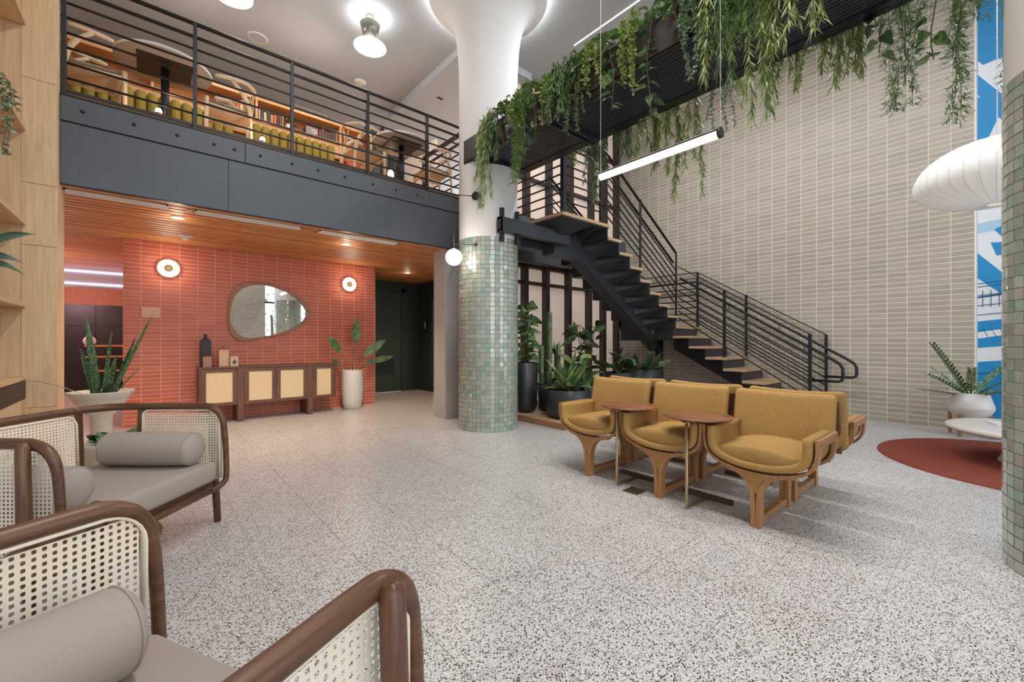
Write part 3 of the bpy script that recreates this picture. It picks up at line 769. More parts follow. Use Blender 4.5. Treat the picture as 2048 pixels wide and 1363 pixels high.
# lower flight, wall side
nl = lambda Y: ZLD - RS * (Y0L - Y) / RL
t = thing('stair_railing', 'charcoal bar railing of the lower flight against the tiled wall', 'railing', (7.98, 2.8, 0), 0, 'stair railings')
rail_run(t, [(7.98, Y1U, ZLD), (7.98, 3.80, ZLD), (7.98, 1.77, nl(1.77) + 0.05)], hand=None)
for y, z0 in ((3.80, ZLD), (2.93, nl(2.93) - 0.05), (1.77, 0.0)): post(t, 7.98, y, z0, max(ZLD + 1.05 if y > 3.7 else nl(y) + 1.10, z0 + 1), 0.022, 0.04)
hz = lambda y: nl(y) + 0.90
MB().tube([(7.92, Y1U, ZLD + 0.86), (7.92, 3.84, ZLD + 0.86), (7.92, 3.70, hz(3.70)), (7.92, 1.52, hz(1.52)), (7.92, 1.42, hz(1.42) - 0.01), (7.92, 1.385, hz(1.385) - 0.05), (7.92, 1.385, 0.68), (7.92, 1.40, 0.64), (7.92, 1.44, 0.625), (7.92, 1.77, 0.625)], 0.021, 10).build('handrail', 'black_metal', t, True)
for y in (3.3, 2.4): MB().tube([(7.92, y, hz(y) - 0.02), (7.92, y, hz(y) - 0.07), (7.97, y, hz(y) - 0.09)], 0.006, 6).build('bracket', 'black_metal', t, True)
# lower flight, near side
t = thing('stair_railing', 'charcoal bar railing on the lobby side of the lower flight', 'railing', (7.14, 2.8, 0), 0, 'stair railings')
rail_run(t, [(7.13, 3.74, nl(3.74) + 0.05), (7.13, 1.77, nl(1.77) + 0.05)], hand=None)
for y, z0 in ((2.95, nl(2.95) - 0.04), (1.77, 0.0)): post(t, 7.13, y, z0, nl(y) + 1.10, 0.022, 0.045)
MB().tube([(7.19, 3.74, hz(3.74)), (7.19, 1.54, hz(1.54)), (7.19, 1.44, hz(1.44) - 0.01), (7.19, 1.405, hz(1.405) - 0.05), (7.19, 1.405, 0.665), (7.19, 1.42, 0.625), (7.19, 1.46, 0.61), (7.19, 1.77, 0.61)], 0.021, 10).build('handrail', 'black_metal', t, True)
for y in (2.9, 1.85): MB().tube([(7.19, y, hz(y) - 0.02), (7.19, y, hz(y) - 0.07), (7.14, y, hz(y) - 0.09)], 0.006, 6).build('bracket', 'black_metal', t, True)
# mezzanine railing
t = thing('mezzanine_railing', 'long charcoal bar railing along the mezzanine edge', 'railing', (1.5, YF + 0.03, ZM))
yM = YF + 0.045
for z in (4.165, 4.035, 3.90, 3.77, 3.635, 3.50): MB().cyl((-0.60, yM, z), (3.68, yM, z), 0.0115, 8).build('bar', 'black_metal', t, True)
MB().box(-0.60, 3.68, yM - 0.006, yM + 0.006, 3.375, 3.40).build('bottom_bar', 'black_metal', t, True)
MB().cyl((-0.60, yM, 4.425), (3.70, yM, 4.425), 0.021, 10).build('top_rail', 'black_metal', t, True)
MB().cyl((-0.60, yM + 0.02, 4.30), (3.68, yM + 0.02, 4.30), 0.018, 10).build('handrail', 'black_metal', t, True)
for x in (-0.58, 0.345, 1.25, 2.15, 3.02): post(t, x, yM, ZM + 0.01, 4.42, 0.032, 0.05)
MB().bar((3.69, yM, 4.42), (3.69, 6.7, 4.42), 0.05, 0.05).bar((3.69, yM, 4.28), (3.69, 6.7, 4.28), 0.03, 0.03).build('return_rail', 'black_metal', t, True)
for z in (4.12, 3.96, 3.80, 3.64, 3.48): MB().cyl((3.69, yM, z), (3.69, 6.7, z), 0.0115, 6).build('bar', 'black_metal', t, True)
post(t, 3.69, 6.7, ZM, 4.42, 0.045, 0.045)

# ================================================================== SEATING IN THE LOBBY
# mustard lounge chairs: local +x is the front, y across, origin on the floor under the seat centre
def interp(pts, n):
    """smooth polyline through pts"""
    out = []
    P = [Vector(p) for p in pts]; P = [2 * P[0] - P[1]] + P + [2 * P[-1] - P[-2]]
    for i in range(1, len(P) - 2):
        for k in range(n):
            t = k / n; a, b, c, d = P[i - 1:i + 3]
            out.append(0.5 * ((2 * b) + (c - a) * t + (2 * a - 5 * b + 4 * c - d) * t * t + (3 * b - a - 3 * c + d) * t ** 3))
    out.append(P[-2]); return out
US = [(-0.312, 0.60), (-0.312, 0.52), (-0.300, 0.455), (-0.262, 0.405), (-0.19, 0.372), (-0.10, 0.352), (0.0, 0.346), (0.10, 0.352), (0.19, 0.372), (0.262, 0.405), (0.300, 0.455), (0.312, 0.52), (0.312, 0.60)]
def lounge_chair(label):
    t = thing('lounge_chair', label, 'chair', (0, 0, 0), 0, 'mustard lounge chairs set back to back')
    prof = [(p.x, p.y) for p in interp([(a, b, 0) for a, b in US], 3)]
    n = len(prof)
    # normals of the profile (pointing inwards)
    nr = []
    for i in range(n):
        a = Vector(prof[max(0, i - 1)]); b = Vector(prof[min(n - 1, i + 1)]); d = (b - a).normalized(); nr.append(Vector((-d.y, d.x)))
    xf, xb = 0.30, -0.24
    th = 0.052
    # padded shell, rounded at the front lip
    m = MB(); rings = []
    secs = [(xb, 0.0, 1.0), (xf - 0.03, 0.0, 1.0), (xf - 0.008, 0.006, 0.8), (xf, 0.016, 0.5)]
    vs = []; fs = []
    for (x, ins, _) in secs:
        for i in range(n):
            p = Vector(prof[i]) + nr[i] * (0.012 + ins); vs.append((x, p.x, p.y))
        for i in reversed(range(n)):
            p = Vector(prof[i]) + nr[i] * (0.012 + th - ins); vs.append((x, p.x, p.y))
    k = 2 * n
    for s_ in range(len(secs) - 1):
        for i in range(k): fs.append((s_ * k + i, s_ * k + (i + 1) % k, (s_ + 1) * k + (i + 1) % k, (s_ + 1) * k + i))
    o = (len(secs) - 1) * k
    for i in range(n - 1):
        fs.append((o + i, o + i + 1, o + k - 2 - i, o + k - 1 - i)); fs.append((i + 1, i, k - 1 - i, k - 2 - i))
    m.add(vs, [tuple(reversed(q)) for q in fs], True); m.build('shell', 'mustard', t)
    # bent ply edge that follows the shell
    def ply(x, w, name):
        v2 = []; f2 = []
        for xx in (x, x - w):
            for i in range(n):
                p = Vector(prof[i]); v2.append((xx, p.x, p.y))
            for i in range(n):
                p = Vector(prof[i]) - nr[i] * 0.018; v2.append((xx, p.x, p.y))
        for i in range(n - 1):
            f2 += [(i, i + 1, n + i + 1, n + i), (2 * n + i + 1, 2 * n + i, 3 * n + i, 3 * n + i + 1), (n + i, n + i + 1, 3 * n + i + 1, 3 * n + i), (i + 1, i, 2 * n + i, 2 * n + i + 1)]
        f2 += [(0, n, 3 * n, 2 * n), (n - 1, 3 * n - 1, 4 * n - 1, 2 * n - 1)]
        MB().add(v2, f2, False).build(name, 'ply', t)
    ply(0.275, 0.06, 'bent_rim'); ply(-0.085, 0.05, 'bent_rim')
    # arm caps with the open wooden side loop
    for s in (-1, 1):
        y0, y1 = (0.312, 0.334) if s > 0 else (-0.334, -0.312)
        MB().chbox(-0.135, 0.275, y0, y1, 0.552, 0.600, 0.003).build('arm_rail', 'ply', t)
        for px in (-0.085, 0.24): MB().disc((px, y1 if s > 0 else y0, 0.572), (0, s, 0), 0.006, 8, 0.002).build('plug', 'walnut', t)
    # seat cushion
    def crown(p):
        u = p.y / 0.26; k_ = max(0.0, min(1.0, (p.z - 0.395) / 0.06)); p.z += k_ * (0.028 * (1 - u * u) + 0.010 * (1 - ((p.x - 0.02) / 0.28) ** 2)) - 0.012 * abs(u) ** 3
        if p.z < 0.47 and abs(u) > 0.6: p.z += 0.03 * (abs(u) - 0.6)
        p.x += 0.018 * (1 - u * u) if p.x > 0.2 else 0
        return p
    MB().rbox((0.02, 0, 0.434), (0.50, 0.50, 0.085), 0.035, (0.1, 0.4, 1.0), crown, True, (4, 6, 1)).build('seat_cushion', 'mustard', t)
    # back cushion, leaning and slightly hollow
    def lean(p):
        h = (p.z - 0.42); u = p.y / 0.3
        p.x += -0.075 * h / 0.38 + 0.030 * u * u
        p.z += 0.012 * abs(u) ** 2 if p.z > 0.6 else 0
        return p
    mb = MB()
    mb.rbox((-0.190, 0, 0.605), (0.082, 0.618, 0.405), 0.034, (0.15, 0.5, 1.0), None, True, (1, 8, 3))
    # add cross resolution for the hollow: bend per vertex
    mb.v = [tuple(lean(Vector(p))) for p in mb.v]
    mb.build('back_cushion', 'mustard', t)
    def leanp(p):
        p = Vector(p); return lean(p)
    mb = MB().rbox((-0.239, 0, 0.56), (0.016, 0.56, 0.36), 0.006, (1.0,), None, True, (1, 8, 3)); mb.v = [tuple(leanp(p)) for p in mb.v]; mb.build('back_board', 'walnut_z', t)
    # pedestal: two flared ply strips merge into each upright, sled between
    for x in (0.275, -0.255):
        for s in (-1, 1):
            path = interp([(0, s * 0.205, 0.362), (0, s * 0.12, 0.340), (0, s * 0.062, 0.298), (0, s * 0.029, 0.235), (0, s * 0.016, 0.17), (0, s * 0.0145, 0.0)], 4)
            m = MB(); vs = []; fs = []
            for i, p in enumerate(path):
                a = path[max(0, i - 1)]; b = path[min(len(path) - 1, i + 1)]; d = (b - a).normalized(); nn = Vector((0, -d.z, d.y)) * 0.0135
                for xx in (x, x - 0.062):
                    vs += [(xx, (p + nn).y, (p + nn).z), (xx, (p - nn).y, (p - nn).z)]
            for i in range(len(path) - 1):
                q = i * 4
                fs += [(q, q + 1, q + 5, q + 4), (q + 3, q + 2, q + 6, q + 7), (q + 2, q, q + 4, q + 6), (q + 1, q + 3, q + 7, q + 5)]
            e = (len(path) - 1) * 4; fs += [(e, e + 1, e + 3, e + 2), (0, 2, 3, 1)]
            m.add(vs, fs, False).build('leg', 'ply', t)
        # upholstered wedge between the strips
        wv = [(0, 0.10, 0.345), (0, 0.05, 0.30), (0, 0.018, 0.235), (0, 0, 0.205), (0, -0.018, 0.235), (0, -0.05, 0.30), (0, -0.10, 0.345)]
        MB().prism([(x - 0.004, p[1], p[2]) for p in wv], (-0.05, 0, 0)).build('wedge', 'mustard', t)
    MB().chbox(-0.26, 0.215, -0.02, 0.02, 0.012, 0.062, 0.003).build('sled_bar', 'ply', t)
    for px in (-0.2, 0.16): MB().disc((px, -0.02, 0.037), (0, -1, 0), 0.006, 8, 0.002).build('plug', 'walnut', t)
    return t
CH = [(3.145, 1.000, 180, 'mustard lounge chair nearest the rug, facing the seating area on the left'),
      (3.145, 1.670, 180, 'mustard lounge chair in the middle of the near row, between the two side tables'),
      (3.145, 2.340, 180, 'mustard lounge chair at the planter end of the near row'),
      (3.865, 1.000, 0, 'mustard lounge chair nearest the rug in the far row, seen from behind'),
      (3.865, 1.670, 0, 'mustard lounge chair in the middle of the far row, only its back top showing'),
      (3.865, 2.340, 0, 'mustard lounge chair at the planter end of the far row')]
c0 = lounge_chair('x')
for i, (x, y, a, lb) in enumerate(CH):
    o = c0 if i == 0 else copy_tree(c0)
    o.location = (x, y, 0); o.rotation_euler.z = R(a); o['label'] = lb

# C-shaped side tables: local origin under the tabletop centre, +x towards the foot bar
def side_table():
    t = thing('side_table', 'x', 'table', (0, 0, 0), 0, 'round side tables by the mustard chairs')
    MB().lathe([(0, 0.614), (0.18, 0.614), (0.228, 0.626), (0.232, 0.634), (0.228, 0.638), (0, 0.638)], 40).build('tabletop', 'tabletop', t)
    MB().disc((-0.165, 0, 0.606), (0, 0, 1), 0.035, 12, 0.008).build('mount', 'brass', t)
    MB().tube([(-0.165, 0, 0.612), (-0.165, 0, 0.045), (-0.158, 0, 0.022), (-0.135, 0, 0.012), (0.155, 0, 0.012)], 0.011, 10).build('stem', 'brass', t)
    MB().chbox(0.135, 0.165, -0.185, 0.185, 0.0, 0.034, 0.002).build('foot_bar', 'bronze', t)
    return t
s0 = side_table()
for i, (x, y, a, lb) in enumerate([(2.985, 1.42, 0, 'round walnut side table on a brass stem, nearer the rug'), (3.02, 2.02, 0, 'round walnut side table on a brass stem, nearer the mosaic column'),
                                   (4.00, 1.40, 180, 'round side table of the far row nearer the rug, only its foot bar showing'), (4.02, 2.06, 180, 'round side table of the far row nearer the planters, only its foot bar showing')]):
    o = s0 if i == 0 else copy_tree(s0)
    o.location = (x, y, 0); o.rotation_euler.z = R(a); o['label'] = lb
t = thing('floor_box', 'small square brass floor outlet cover set in the terrazzo', 'floor outlet', (2.86, 1.862, 0))
MB().rbox((0, 0, 0.003), (0.13, 0.13, 0.006), 0.002, (1.0,)).build('frame', 'bronze', t)
MB().rbox((0, 0, 0.005), (0.10, 0.10, 0.006), 0.002, (1.0,)).build('lid', 'bronze', t)

# cane armchairs ----------------------------------------------------------
def cane_cells(mb, fn, w, h, pitch, inside, rad=0.29):
    """woven panel with a real hole in each cell, rows staggered"""
    nx, ny = int(w / pitch), int(h / pitch); q = 6
    for j in range(ny):
        off = 0.0
        for i in range(-1, nx + 1):
            a0 = (i + off) * pitch; b0 = j * pitch
            if not inside(a0 + pitch / 2, b0 + pitch / 2): continue
            pts = [(a0, b0), (a0 + pitch / 2, b0), (a0 + pitch, b0), (a0 + pitch, b0 + pitch), (a0 + pitch / 2, b0 + pitch), (a0, b0 + pitch)]
            c = (a0 + pitch / 2, b0 + pitch / 2); hr = pitch * rad
            hp = [(c[0] + hr * 1.15 * math.cos(t_), c[1] + hr * math.sin(t_)) for t_ in (R(225), R(270), R(315), R(45), R(90), R(135))]
            vs = [fn(*p) for p in pts + hp]
            mb.add(vs, [(k, (k + 1) % 6, 6 + (k + 1) % 6, 6 + k) for k in range(6)])
def cane_seat(name, label, W_, loc, rz, pitch, cat='armchair', depth=0.78):
    t = thing(name, label, cat, loc, rz, 'cane armchairs with bolsters')
    F, B, Y, ZT, ZB = depth / 2, -depth / 2, W_ / 2, 0.752, 0.255
    r = 0.0235
    # one bent rail: front rail, both fronts, both sides and the back
    half = [(F - 0.03, Y - 0.10, ZB - 0.01), (F - 0.022, Y - 0.05, ZB - 0.004), (F - 0.010, Y - 0.016, ZB + 0.018), (F - 0.004, Y - 0.002, ZB + 0.06), (F - 0.01, Y, 0.50), (F - 0.02, Y, ZT - 0.14), (F - 0.034, Y, ZT - 0.075), (F - 0.065, Y, ZT - 0.03), (F - 0.115, Y, ZT - 0.005), (F - 0.17, Y, ZT)]
    side = [(0.0, Y, ZT), (B + 0.20, Y - 0.005, ZT), (B + 0.10, Y - 0.03, ZT), (B + 0.035, Y - 0.085, ZT), (B + 0.005, Y - 0.17, ZT), (B - 0.008, 0.18, ZT)]
    h = half + side
    loop = h + [(B - 0.01, 0, ZT)] + [(p[0], -p[1], p[2]) for p in reversed(h)]
    front = half[:5]; top_ = [p for p in loop]
    rad_ = [0.017, 0.017, 0.017, 0.0165, 0.0165, 0.0175, 0.0195, 0.0215, 0.0225, 0.0225] + [0.0225] * len(side)
    rr_ = rad_ + [0.0225] + rad_[::-1]; lp_ = interp(loop, 3); rl_ = [rr_[min(len(rr_) - 1, i // 3)] * (1 - (i % 3) / 3) + rr_[min(len(rr_) - 1, i // 3 + 1)] * ((i % 3) / 3) for i in range(len(lp_))]
    MB().tube(lp_, rl_, 14).build('bent_rail', 'walnut', t)
    MB().tube([half[0], (F - 0.035, 0, ZB - 0.012), (half[0][0], -half[0][1], half[0][2])], 0.017, 10).build('front_rail', 'walnut', t)
    # seat frame
    m = MB().bar((F - 0.05, Y - 0.02, ZB + 0.01), (B + 0.06, Y - 0.03, ZB + 0.01), 0.03, 0.045).bar((F - 0.05, -Y + 0.02, ZB + 0.01), (B + 0.06, -Y + 0.03, ZB + 0.01), 0.03, 0.045)
    m.bar((B + 0.05, -Y + 0.04, ZB + 0.01), (B + 0.05, Y - 0.04, ZB + 0.01), 0.03, 0.045); m.box(B + 0.05, F - 0.06, -Y + 0.04, Y - 0.04, ZB - 0.005, ZB + 0.03)
    m.build('seat_frame', 'walnut', t)
    # legs: outer front posts run up to the rail, rear legs are short
    for s in (-1, 1):
        MB().tube([(F - 0.085, s * (Y + 0.034), 0.0), (F - 0.115, s * (Y + 0.038), 0.45), (F - 0.125, s * (Y + 0.034), ZT - 0.005), (F - 0.126, s * (Y + 0.030), ZT + 0.012)], [0.020, 0.024, 0.023, 0.012], 12).build('leg', 'walnut_z', t)
        MB().tube([(B + 0.06, s * (Y - 0.02), 0.0), (B + 0.12, s * (Y - 0.03), ZB + 0.02)], [0.019, 0.023], 12).build('leg', 'walnut_z', t)
        # rear stile of the side panel
        MB().bar((B + 0.215, s * (Y - 0.006), ZB), (B + 0.235, s * (Y - 0.006), ZT), 0.02, 0.03, (1, 0, 0)).build('stile', 'walnut_z', t)
        MB().bar((B + 0.012, s * (Y - 0.165), ZB), (B - 0.004, s * (Y - 0.165), ZT), 0.03, 0.02, (1, 0, 0)).build('stile', 'walnut_z', t)
        # side panel of cane
        w = F - 0.046 - (B + 0.235); hh = ZT - 0.024 - (ZB + 0.02)
        x_at = lambda a: B + 0.24 + a
        fn = lambda a, b, s=s: (x_at(a), s * (Y - 0.004), ZB + 0.02 + b)
        cr = 0.085
        def ins(a, b, w=w, hh=hh, e=pitch * 0.35):
            if a < e or a > w - e or b < 0 or b > hh - e: return False
            da, db = a - (w - cr), b - (hh - cr)
            return not (da > 0 and db > 0 and da * da + db * db > (cr - e) ** 2)
        m = MB(); cane_cells(m, fn, w, hh, pitch, ins); m.build('cane_panel', 'cane', t)['kind'] = 'stuff'
        # bead that frames the weave
        bd = [(x_at(0.008), 0), (x_at(0.008), hh - 0.03), (x_at(0.016), hh - 0.01), (x_at(0.04), hh)] + [(x_at(w - cr + cr * math.sin(a)), hh - cr + cr * math.cos(a)) for a in [i * PI / 2 / 6 for i in range(7)]] + [(x_at(w), 0.02)]
        for k in (-1, 1): MB().tube([(p[0], s * (Y - 0.004) + 0.004 * k, ZB + 0.02 + p[1]) for p in bd], 0.0095, 8, flat=0.6).build('bead', 'cane', t)
    bwid = 2 * (Y - 0.18)
    fn = lambda a, b: (B + 0.018 - 0.020 * (b / 0.47) + 0.0, -Y + 0.18 + a, ZB + 0.03 + b)
    hh = ZT - 0.03 - (ZB + 0.03); cr = 0.05
    def insb(a, b, e=pitch * 0.35):
        if a < e or a > bwid - e or b < 0 or b > hh - e: return False
        da, db = max(cr - a, a - (bwid - cr)), b - (hh - cr)
        return not (da > 0 and db > 0 and da * da + db * db > (cr - e) ** 2)
    m = MB(); cane_cells(m, fn, bwid, hh, pitch, insb); m.build('cane_panel', 'cane', t)['kind'] = 'stuff'
    bd = [(0.004, 0), (0.004, hh - cr), (0.02, hh - 0.015), (cr, hh), (bwid - cr, hh), (bwid - 0.02, hh - 0.015), (bwid - 0.004, hh - cr), (bwid - 0.004, 0)]
    MB().tube([(fn(*p)[0] + 0.004, fn(*p)[1], fn(*p)[2]) for p in bd], 0.0065, 6, flat=0.7).build('bead', 'cane', t)
    # cushion
    def soft(p):
        p.z += 0.012 * (1 - (p.y / (Y)) ** 2) if p.z > ZB + 0.1 else 0; return p
    MB().rbox((0.012, 0, ZB + 0.095), (depth - 0.09, W_ - 0.075, 0.125), 0.032, (0.15, 0.5, 1.0), soft).build('seat_cushion', 'grey_fabric', t)
    return t
def bolster(label, loc, rz, L=0.56, rad=0.098):
    t = thing('bolster_cushion', label, 'cushion', loc, rz, 'grey bolster cushions')
    e = L / 2
    prof = [(0.0, -e), (0.045, -e + 0.003), (0.078, -e + 0.012), (rad - 0.004, -e + 0.03), (rad, -e + 0.05), (rad + 0.003, 0), (rad, e - 0.05), (rad - 0.004, e - 0.03), (0.078, e - 0.012), (0.045, e - 0.003), (0.0, e)]
    m = MB().lathe(prof, 28); m.v = [(p[2], p[0], p[1]) for p in m.v]; m.build('cover', 'grey_fabric', t)
    for s in (-1, 1):
        m = MB().tube([(s * (e - 0.03), (rad - 0.003) * math.cos(a), (rad - 0.003) * math.sin(a)) for a in [2 * PI * k / 28 for k in range(28)]], 0.003, 5, closed=True); m.build('seam', 'grey_fabric', t)
    return t
def local(loc, rz, p):
    c, s = math.cos(rz), math.sin(rz); return (loc[0] + c * p[0] - s * p[1], loc[1] + s * p[0] + c * p[1], p[2])
L1, A1, W1 = (-0.245, 3.115, 0), R(-40.7), 0.985
cane_seat('cane_loveseat', 'wide walnut and cane armchair with grey seat beside the potted snake plant', W1, L1, A1, 0.0168)
ZS = 0.255 + 0.095 + 0.0625 + 0.012
bolster('grey bolster cushion at the far arm of the wide cane armchair', local(L1, A1, (0.03, W1 / 2 - 0.145, ZS + 0.092)), A1)
bolster('grey bolster cushion at the near arm of the wide cane armchair, mostly hidden', local(L1, A1, (0.03, -W1 / 2 + 0.145, ZS + 0.092)), A1)
L3, A3, W3 = (-0.135, 0.955, 0), R(26.9), 0.845
cane_seat('cane_armchair', 'walnut and cane armchair with grey seat in the front left corner', W3, L3, A3, 0.0168)
bolster('grey bolster cushion on the front corner cane armchair', local(L3, A3, (-0.02, W3 / 2 - 0.15, ZS + 0.092)), A3)
t = thing('round_stool_table', 'small dark round side table glimpsed behind the front cane armchair', 'table', (-0.184, 2.269, 0))
MB().lathe([(0, 0.375), (0.20, 0.375), (0.222, 0.385), (0.222, 0.40), (0, 0.40)], 32).build('tabletop', 'walnut', t)
MB().lathe([(0, 0), (0.15, 0), (0.15, 0.012), (0.03, 0.03), (0.025, 0.375)], 24).build('pedestal', 'walnut_z', t)

# ================================================================== RUG CORNER
t = thing('round_rug', 'round rust red wool rug by the right hand column', 'rug', (6.22, -0.32, 0))
MB().lathe([(0, 0.014), (1.19, 0.014), (1.21, 0.010), (1.216, 0.0)], 96).build('pile', 'rug', t)
t = thing('coffee_table', 'round white stone coffee table with a cone foot on the rust rug', 'coffee table', (6.27, -0.28, 0.014))
MB().lathe([(0, 0.27), (0.58, 0.27), (0.645, 0.288), (0.665, 0.308), (0.645, 0.328), (0.58, 0.336), (0, 0.336)], 64).build('tabletop', 'marble', t)
MB().lathe([(0, 0), (0.30, 0), (0.30, 0.012), (0.15, 0.27)], 40).build('pedestal', 'marble', t)
t = thing('magazine', 'thin pale magazine lying on the white coffee table', 'magazine', (6.38, -0.08, 0.351), R(20))
MB().rbox((0, 0, 0.006), (0.24, 0.30, 0.012), 0.002, (1.0,)).build('pages', 'white_paint', t)
# saucer lamp
LX, LY, LZ = 6.11, 0.02, 2.71
tn = NT('lamp_skin_white'); tn.set(Base_Color=srgb(240, 239, 237), Roughness=0.6)
tn.b.inputs['Emission Color'].default_value = srgb(255, 248, 242); tn.b.inputs['Emission Strength'].default_value = 0.16
M['lamp_skin'] = tn.m
t = thing('saucer_pendant', 'large white ribbed saucer pendant lamp above the rust rug', 'pendant light', (LX, LY, LZ))
NR = 36; RL_, HL = 0.585, 0.24
def saucer(u, v):
    a = 2 * PI * u; b = -PI / 2 * 0.93 + PI * 0.93 * v
    sag = 0.978 + 0.022 * abs(math.cos(NR / 2 * a))
    cr = math.cos(b) ** 0.9
    return (RL_ * cr * math.cos(a) * sag, RL_ * cr * math.sin(a) * sag, (0.37 if b > 0 else HL) * math.sin(b))
MB().grid(saucer, NR * 4, 22).build('shade', 'lamp_skin', t)
for k in range(NR):
    a = 2 * PI * (k + 0.5 * 0) / NR
    MB().tube([tuple(Vector(saucer(a / (2 * PI), v / 14)) * 1.003) for v in range(15)], 0.0022, 4).build('rib', 'vent_white', t)
MB().lathe([(0.07, -HL * 0.995), (0.085, -HL * 0.995), (0.085, -HL * 0.985), (0.07, -HL * 0.985)], 24, smooth=False).build('bottom_ring', 'vent_white', t)
MB().cyl((0, 0, 0.35), (0, 0, ZC - LZ), 0.004, 6).build('cord', 'white_paint', t)

# mural of blue and white shapes -----------------------------------------
mu = thing('mural_panel', 'tall blue and white mural of bridges and stairs on the right wall bay', 'mural', (XW + 0.02, -1.0, 0))
M['mural_white'] = mat('mural_white', srgb(232, 236, 240), 0.5)
M['mural_blue'] = mat('mural_blue', srgb(30, 142, 204), 0.5)
M['mural_light'] = mat('mural_light_blue', srgb(174, 208, 232), 0.5)
M['mural_line'] = mat('mural_navy', srgb(22, 84, 134), 0.5)
MB().box(XW + 0.02, XW + 0.05, -2.6, 0.196, 0, ZC).build('panel', 'mural_white', mu, True)
def patch(pts, m, lift):
    """pts in (y, z) on the wall"""
    MB().prism([(XW + 0.02 - lift, p[0], p[1]) for p in pts], (0.0015 - 0.0, 0, 0)).build('shape', m, mu, True)
ye = 0.19
for (z0, z1, m_) in ((0.0, 0.9, 'mural_blue'), (1.08, 1.42, 'mural_blue'), (1.72, 1.74, 'mural_line'), (2.55, 2.68, 'mural_light'), (3.02, 3.48, 'mural_blue'), (3.58, 3.62, 'mural_light'), (4.7, 5.9, 'mural_blue')):
    patch([(ye, z0), (-2.5, z0 + 0.35), (-2.5, z1 + 0.35), (ye, z1)], m_, 0.002)
patch([(ye, 1.98), (-0.25, 1.50), (-0.25, 1.72), (ye, 2.30)], 'mural_blue', 0.003)
patch([(ye, 4.35), (-0.12, 3.72), (-0.2, 4.1), (ye, 4.7)], 'mural_blue', 0.003)
patch([(ye, 3.62), (0.12, 3.70), (-0.14, 4.4), (ye, 4.3)], 'mural_blue', 0.004)
patch([(ye, 4.78), (-0.16, 4.18), (-0.16, 4.02), (ye, 4.60)], 'mural_white', 0.005)
patch([(ye, 1.2), (-0.2, 1.28), (-0.2, 1.36), (ye, 1.28)], 'mural_white', 0.005)
patch([(0.03, 2.25), (-0.10, 2.25), (-0.10, 2.40), (0.08, 2.42)], 'mural_blue', 0.004)
patch([(0.05, 2.58), (-0.10, 2.66), (-0.10, 2.35)], 'mural_blue', 0.004)
for z in (0.5, 0.75, 1.5, 1.62, 1.75, 1.86, 1.9, 2.05, 2.2, 2.45, 2.7, 3.05, 3.1, 3.15, 3.2, 3.25, 3.3, 3.5, 3.62, 5.0, 5.1, 5.2, 5.3): patch([(ye if z < 2 or 3 < z < 3.4 else -0.13, z), (-0.45, z + 0.06), (-0.45, z + 0.068), (ye if z < 2 or 3 < z < 3.4 else -0.13, z + 0.008)], 'mural_line', 0.006)
patch([(-0.125, 0.3), (-0.132, 0.3), (-0.132, 5.9), (-0.125, 5.9)], 'mural_line', 0.006)
for k in range(5):
    y_ = 0.15 - 0.07 * k
    patch([(y_, 1.60), (y_ - 0.006, 1.60), (y_ - 0.006, 1.82), (y_, 1.82)], 'mural_line', 0.006)
    patch([(y_, 3.50), (y_ - 0.006, 3.50), (y_ - 0.006, 3.66), (y_, 3.66)], 'mural_line', 0.006)
    patch([(y_, 1.34), (y_ - 0.006, 1.34), (y_ - 0.05, 1.22), (y_ - 0.044, 1.22)], 'mural_line', 0.006)
MB().box(XW - 0.0, XW + 0.02, -0.162, -0.140, 0, ZC).build('mullion', 'white_paint', mu, True)

# ================================================================== RED WALL GROUP
def rot_wall(mb): return mb
# sideboard
cx0, cx1, cyf, cyb, cz0, cz1 = 0.504, 2.334, 7.20, 7.63, 0.245, 0.80
t = thing('sideboard', 'long walnut sideboard with four cane fronted doors under the egg shaped mirror', 'sideboard', ((cx0 + cx1) / 2, 7.42, 0))
W = lambda mb, n, m, p=t, tt=t: mb.build(n, m, p, True)
W(MB().box(cx0 + 0.005, cx1 - 0.005, cyf + 0.022, cyb, cz0 + 0.004, cz1 - 0.02), 'body', 'credenza')
W(MB().chbox(cx0, cx1, cyf, cyb, cz1 - 0.022, cz1, 0.003), 'top', 'credenza')
W(MB().chbox(cx0, cx0 + 0.022, cyf, cyb, cz0, cz1 - 0.022, 0.002), 'end_panel', 'credenza'); W(MB().chbox(cx1 - 0.022, cx1, cyf, cyb, cz0, cz1 - 0.022, 0.002), 'end_panel', 'credenza')
for x in (0.952, 1.893): W(MB().chbox(x, x + 0.085, cyf - 0.008, cyb, 0, cz1 - 0.022, 0.003), 'slab_leg', 'credenza')
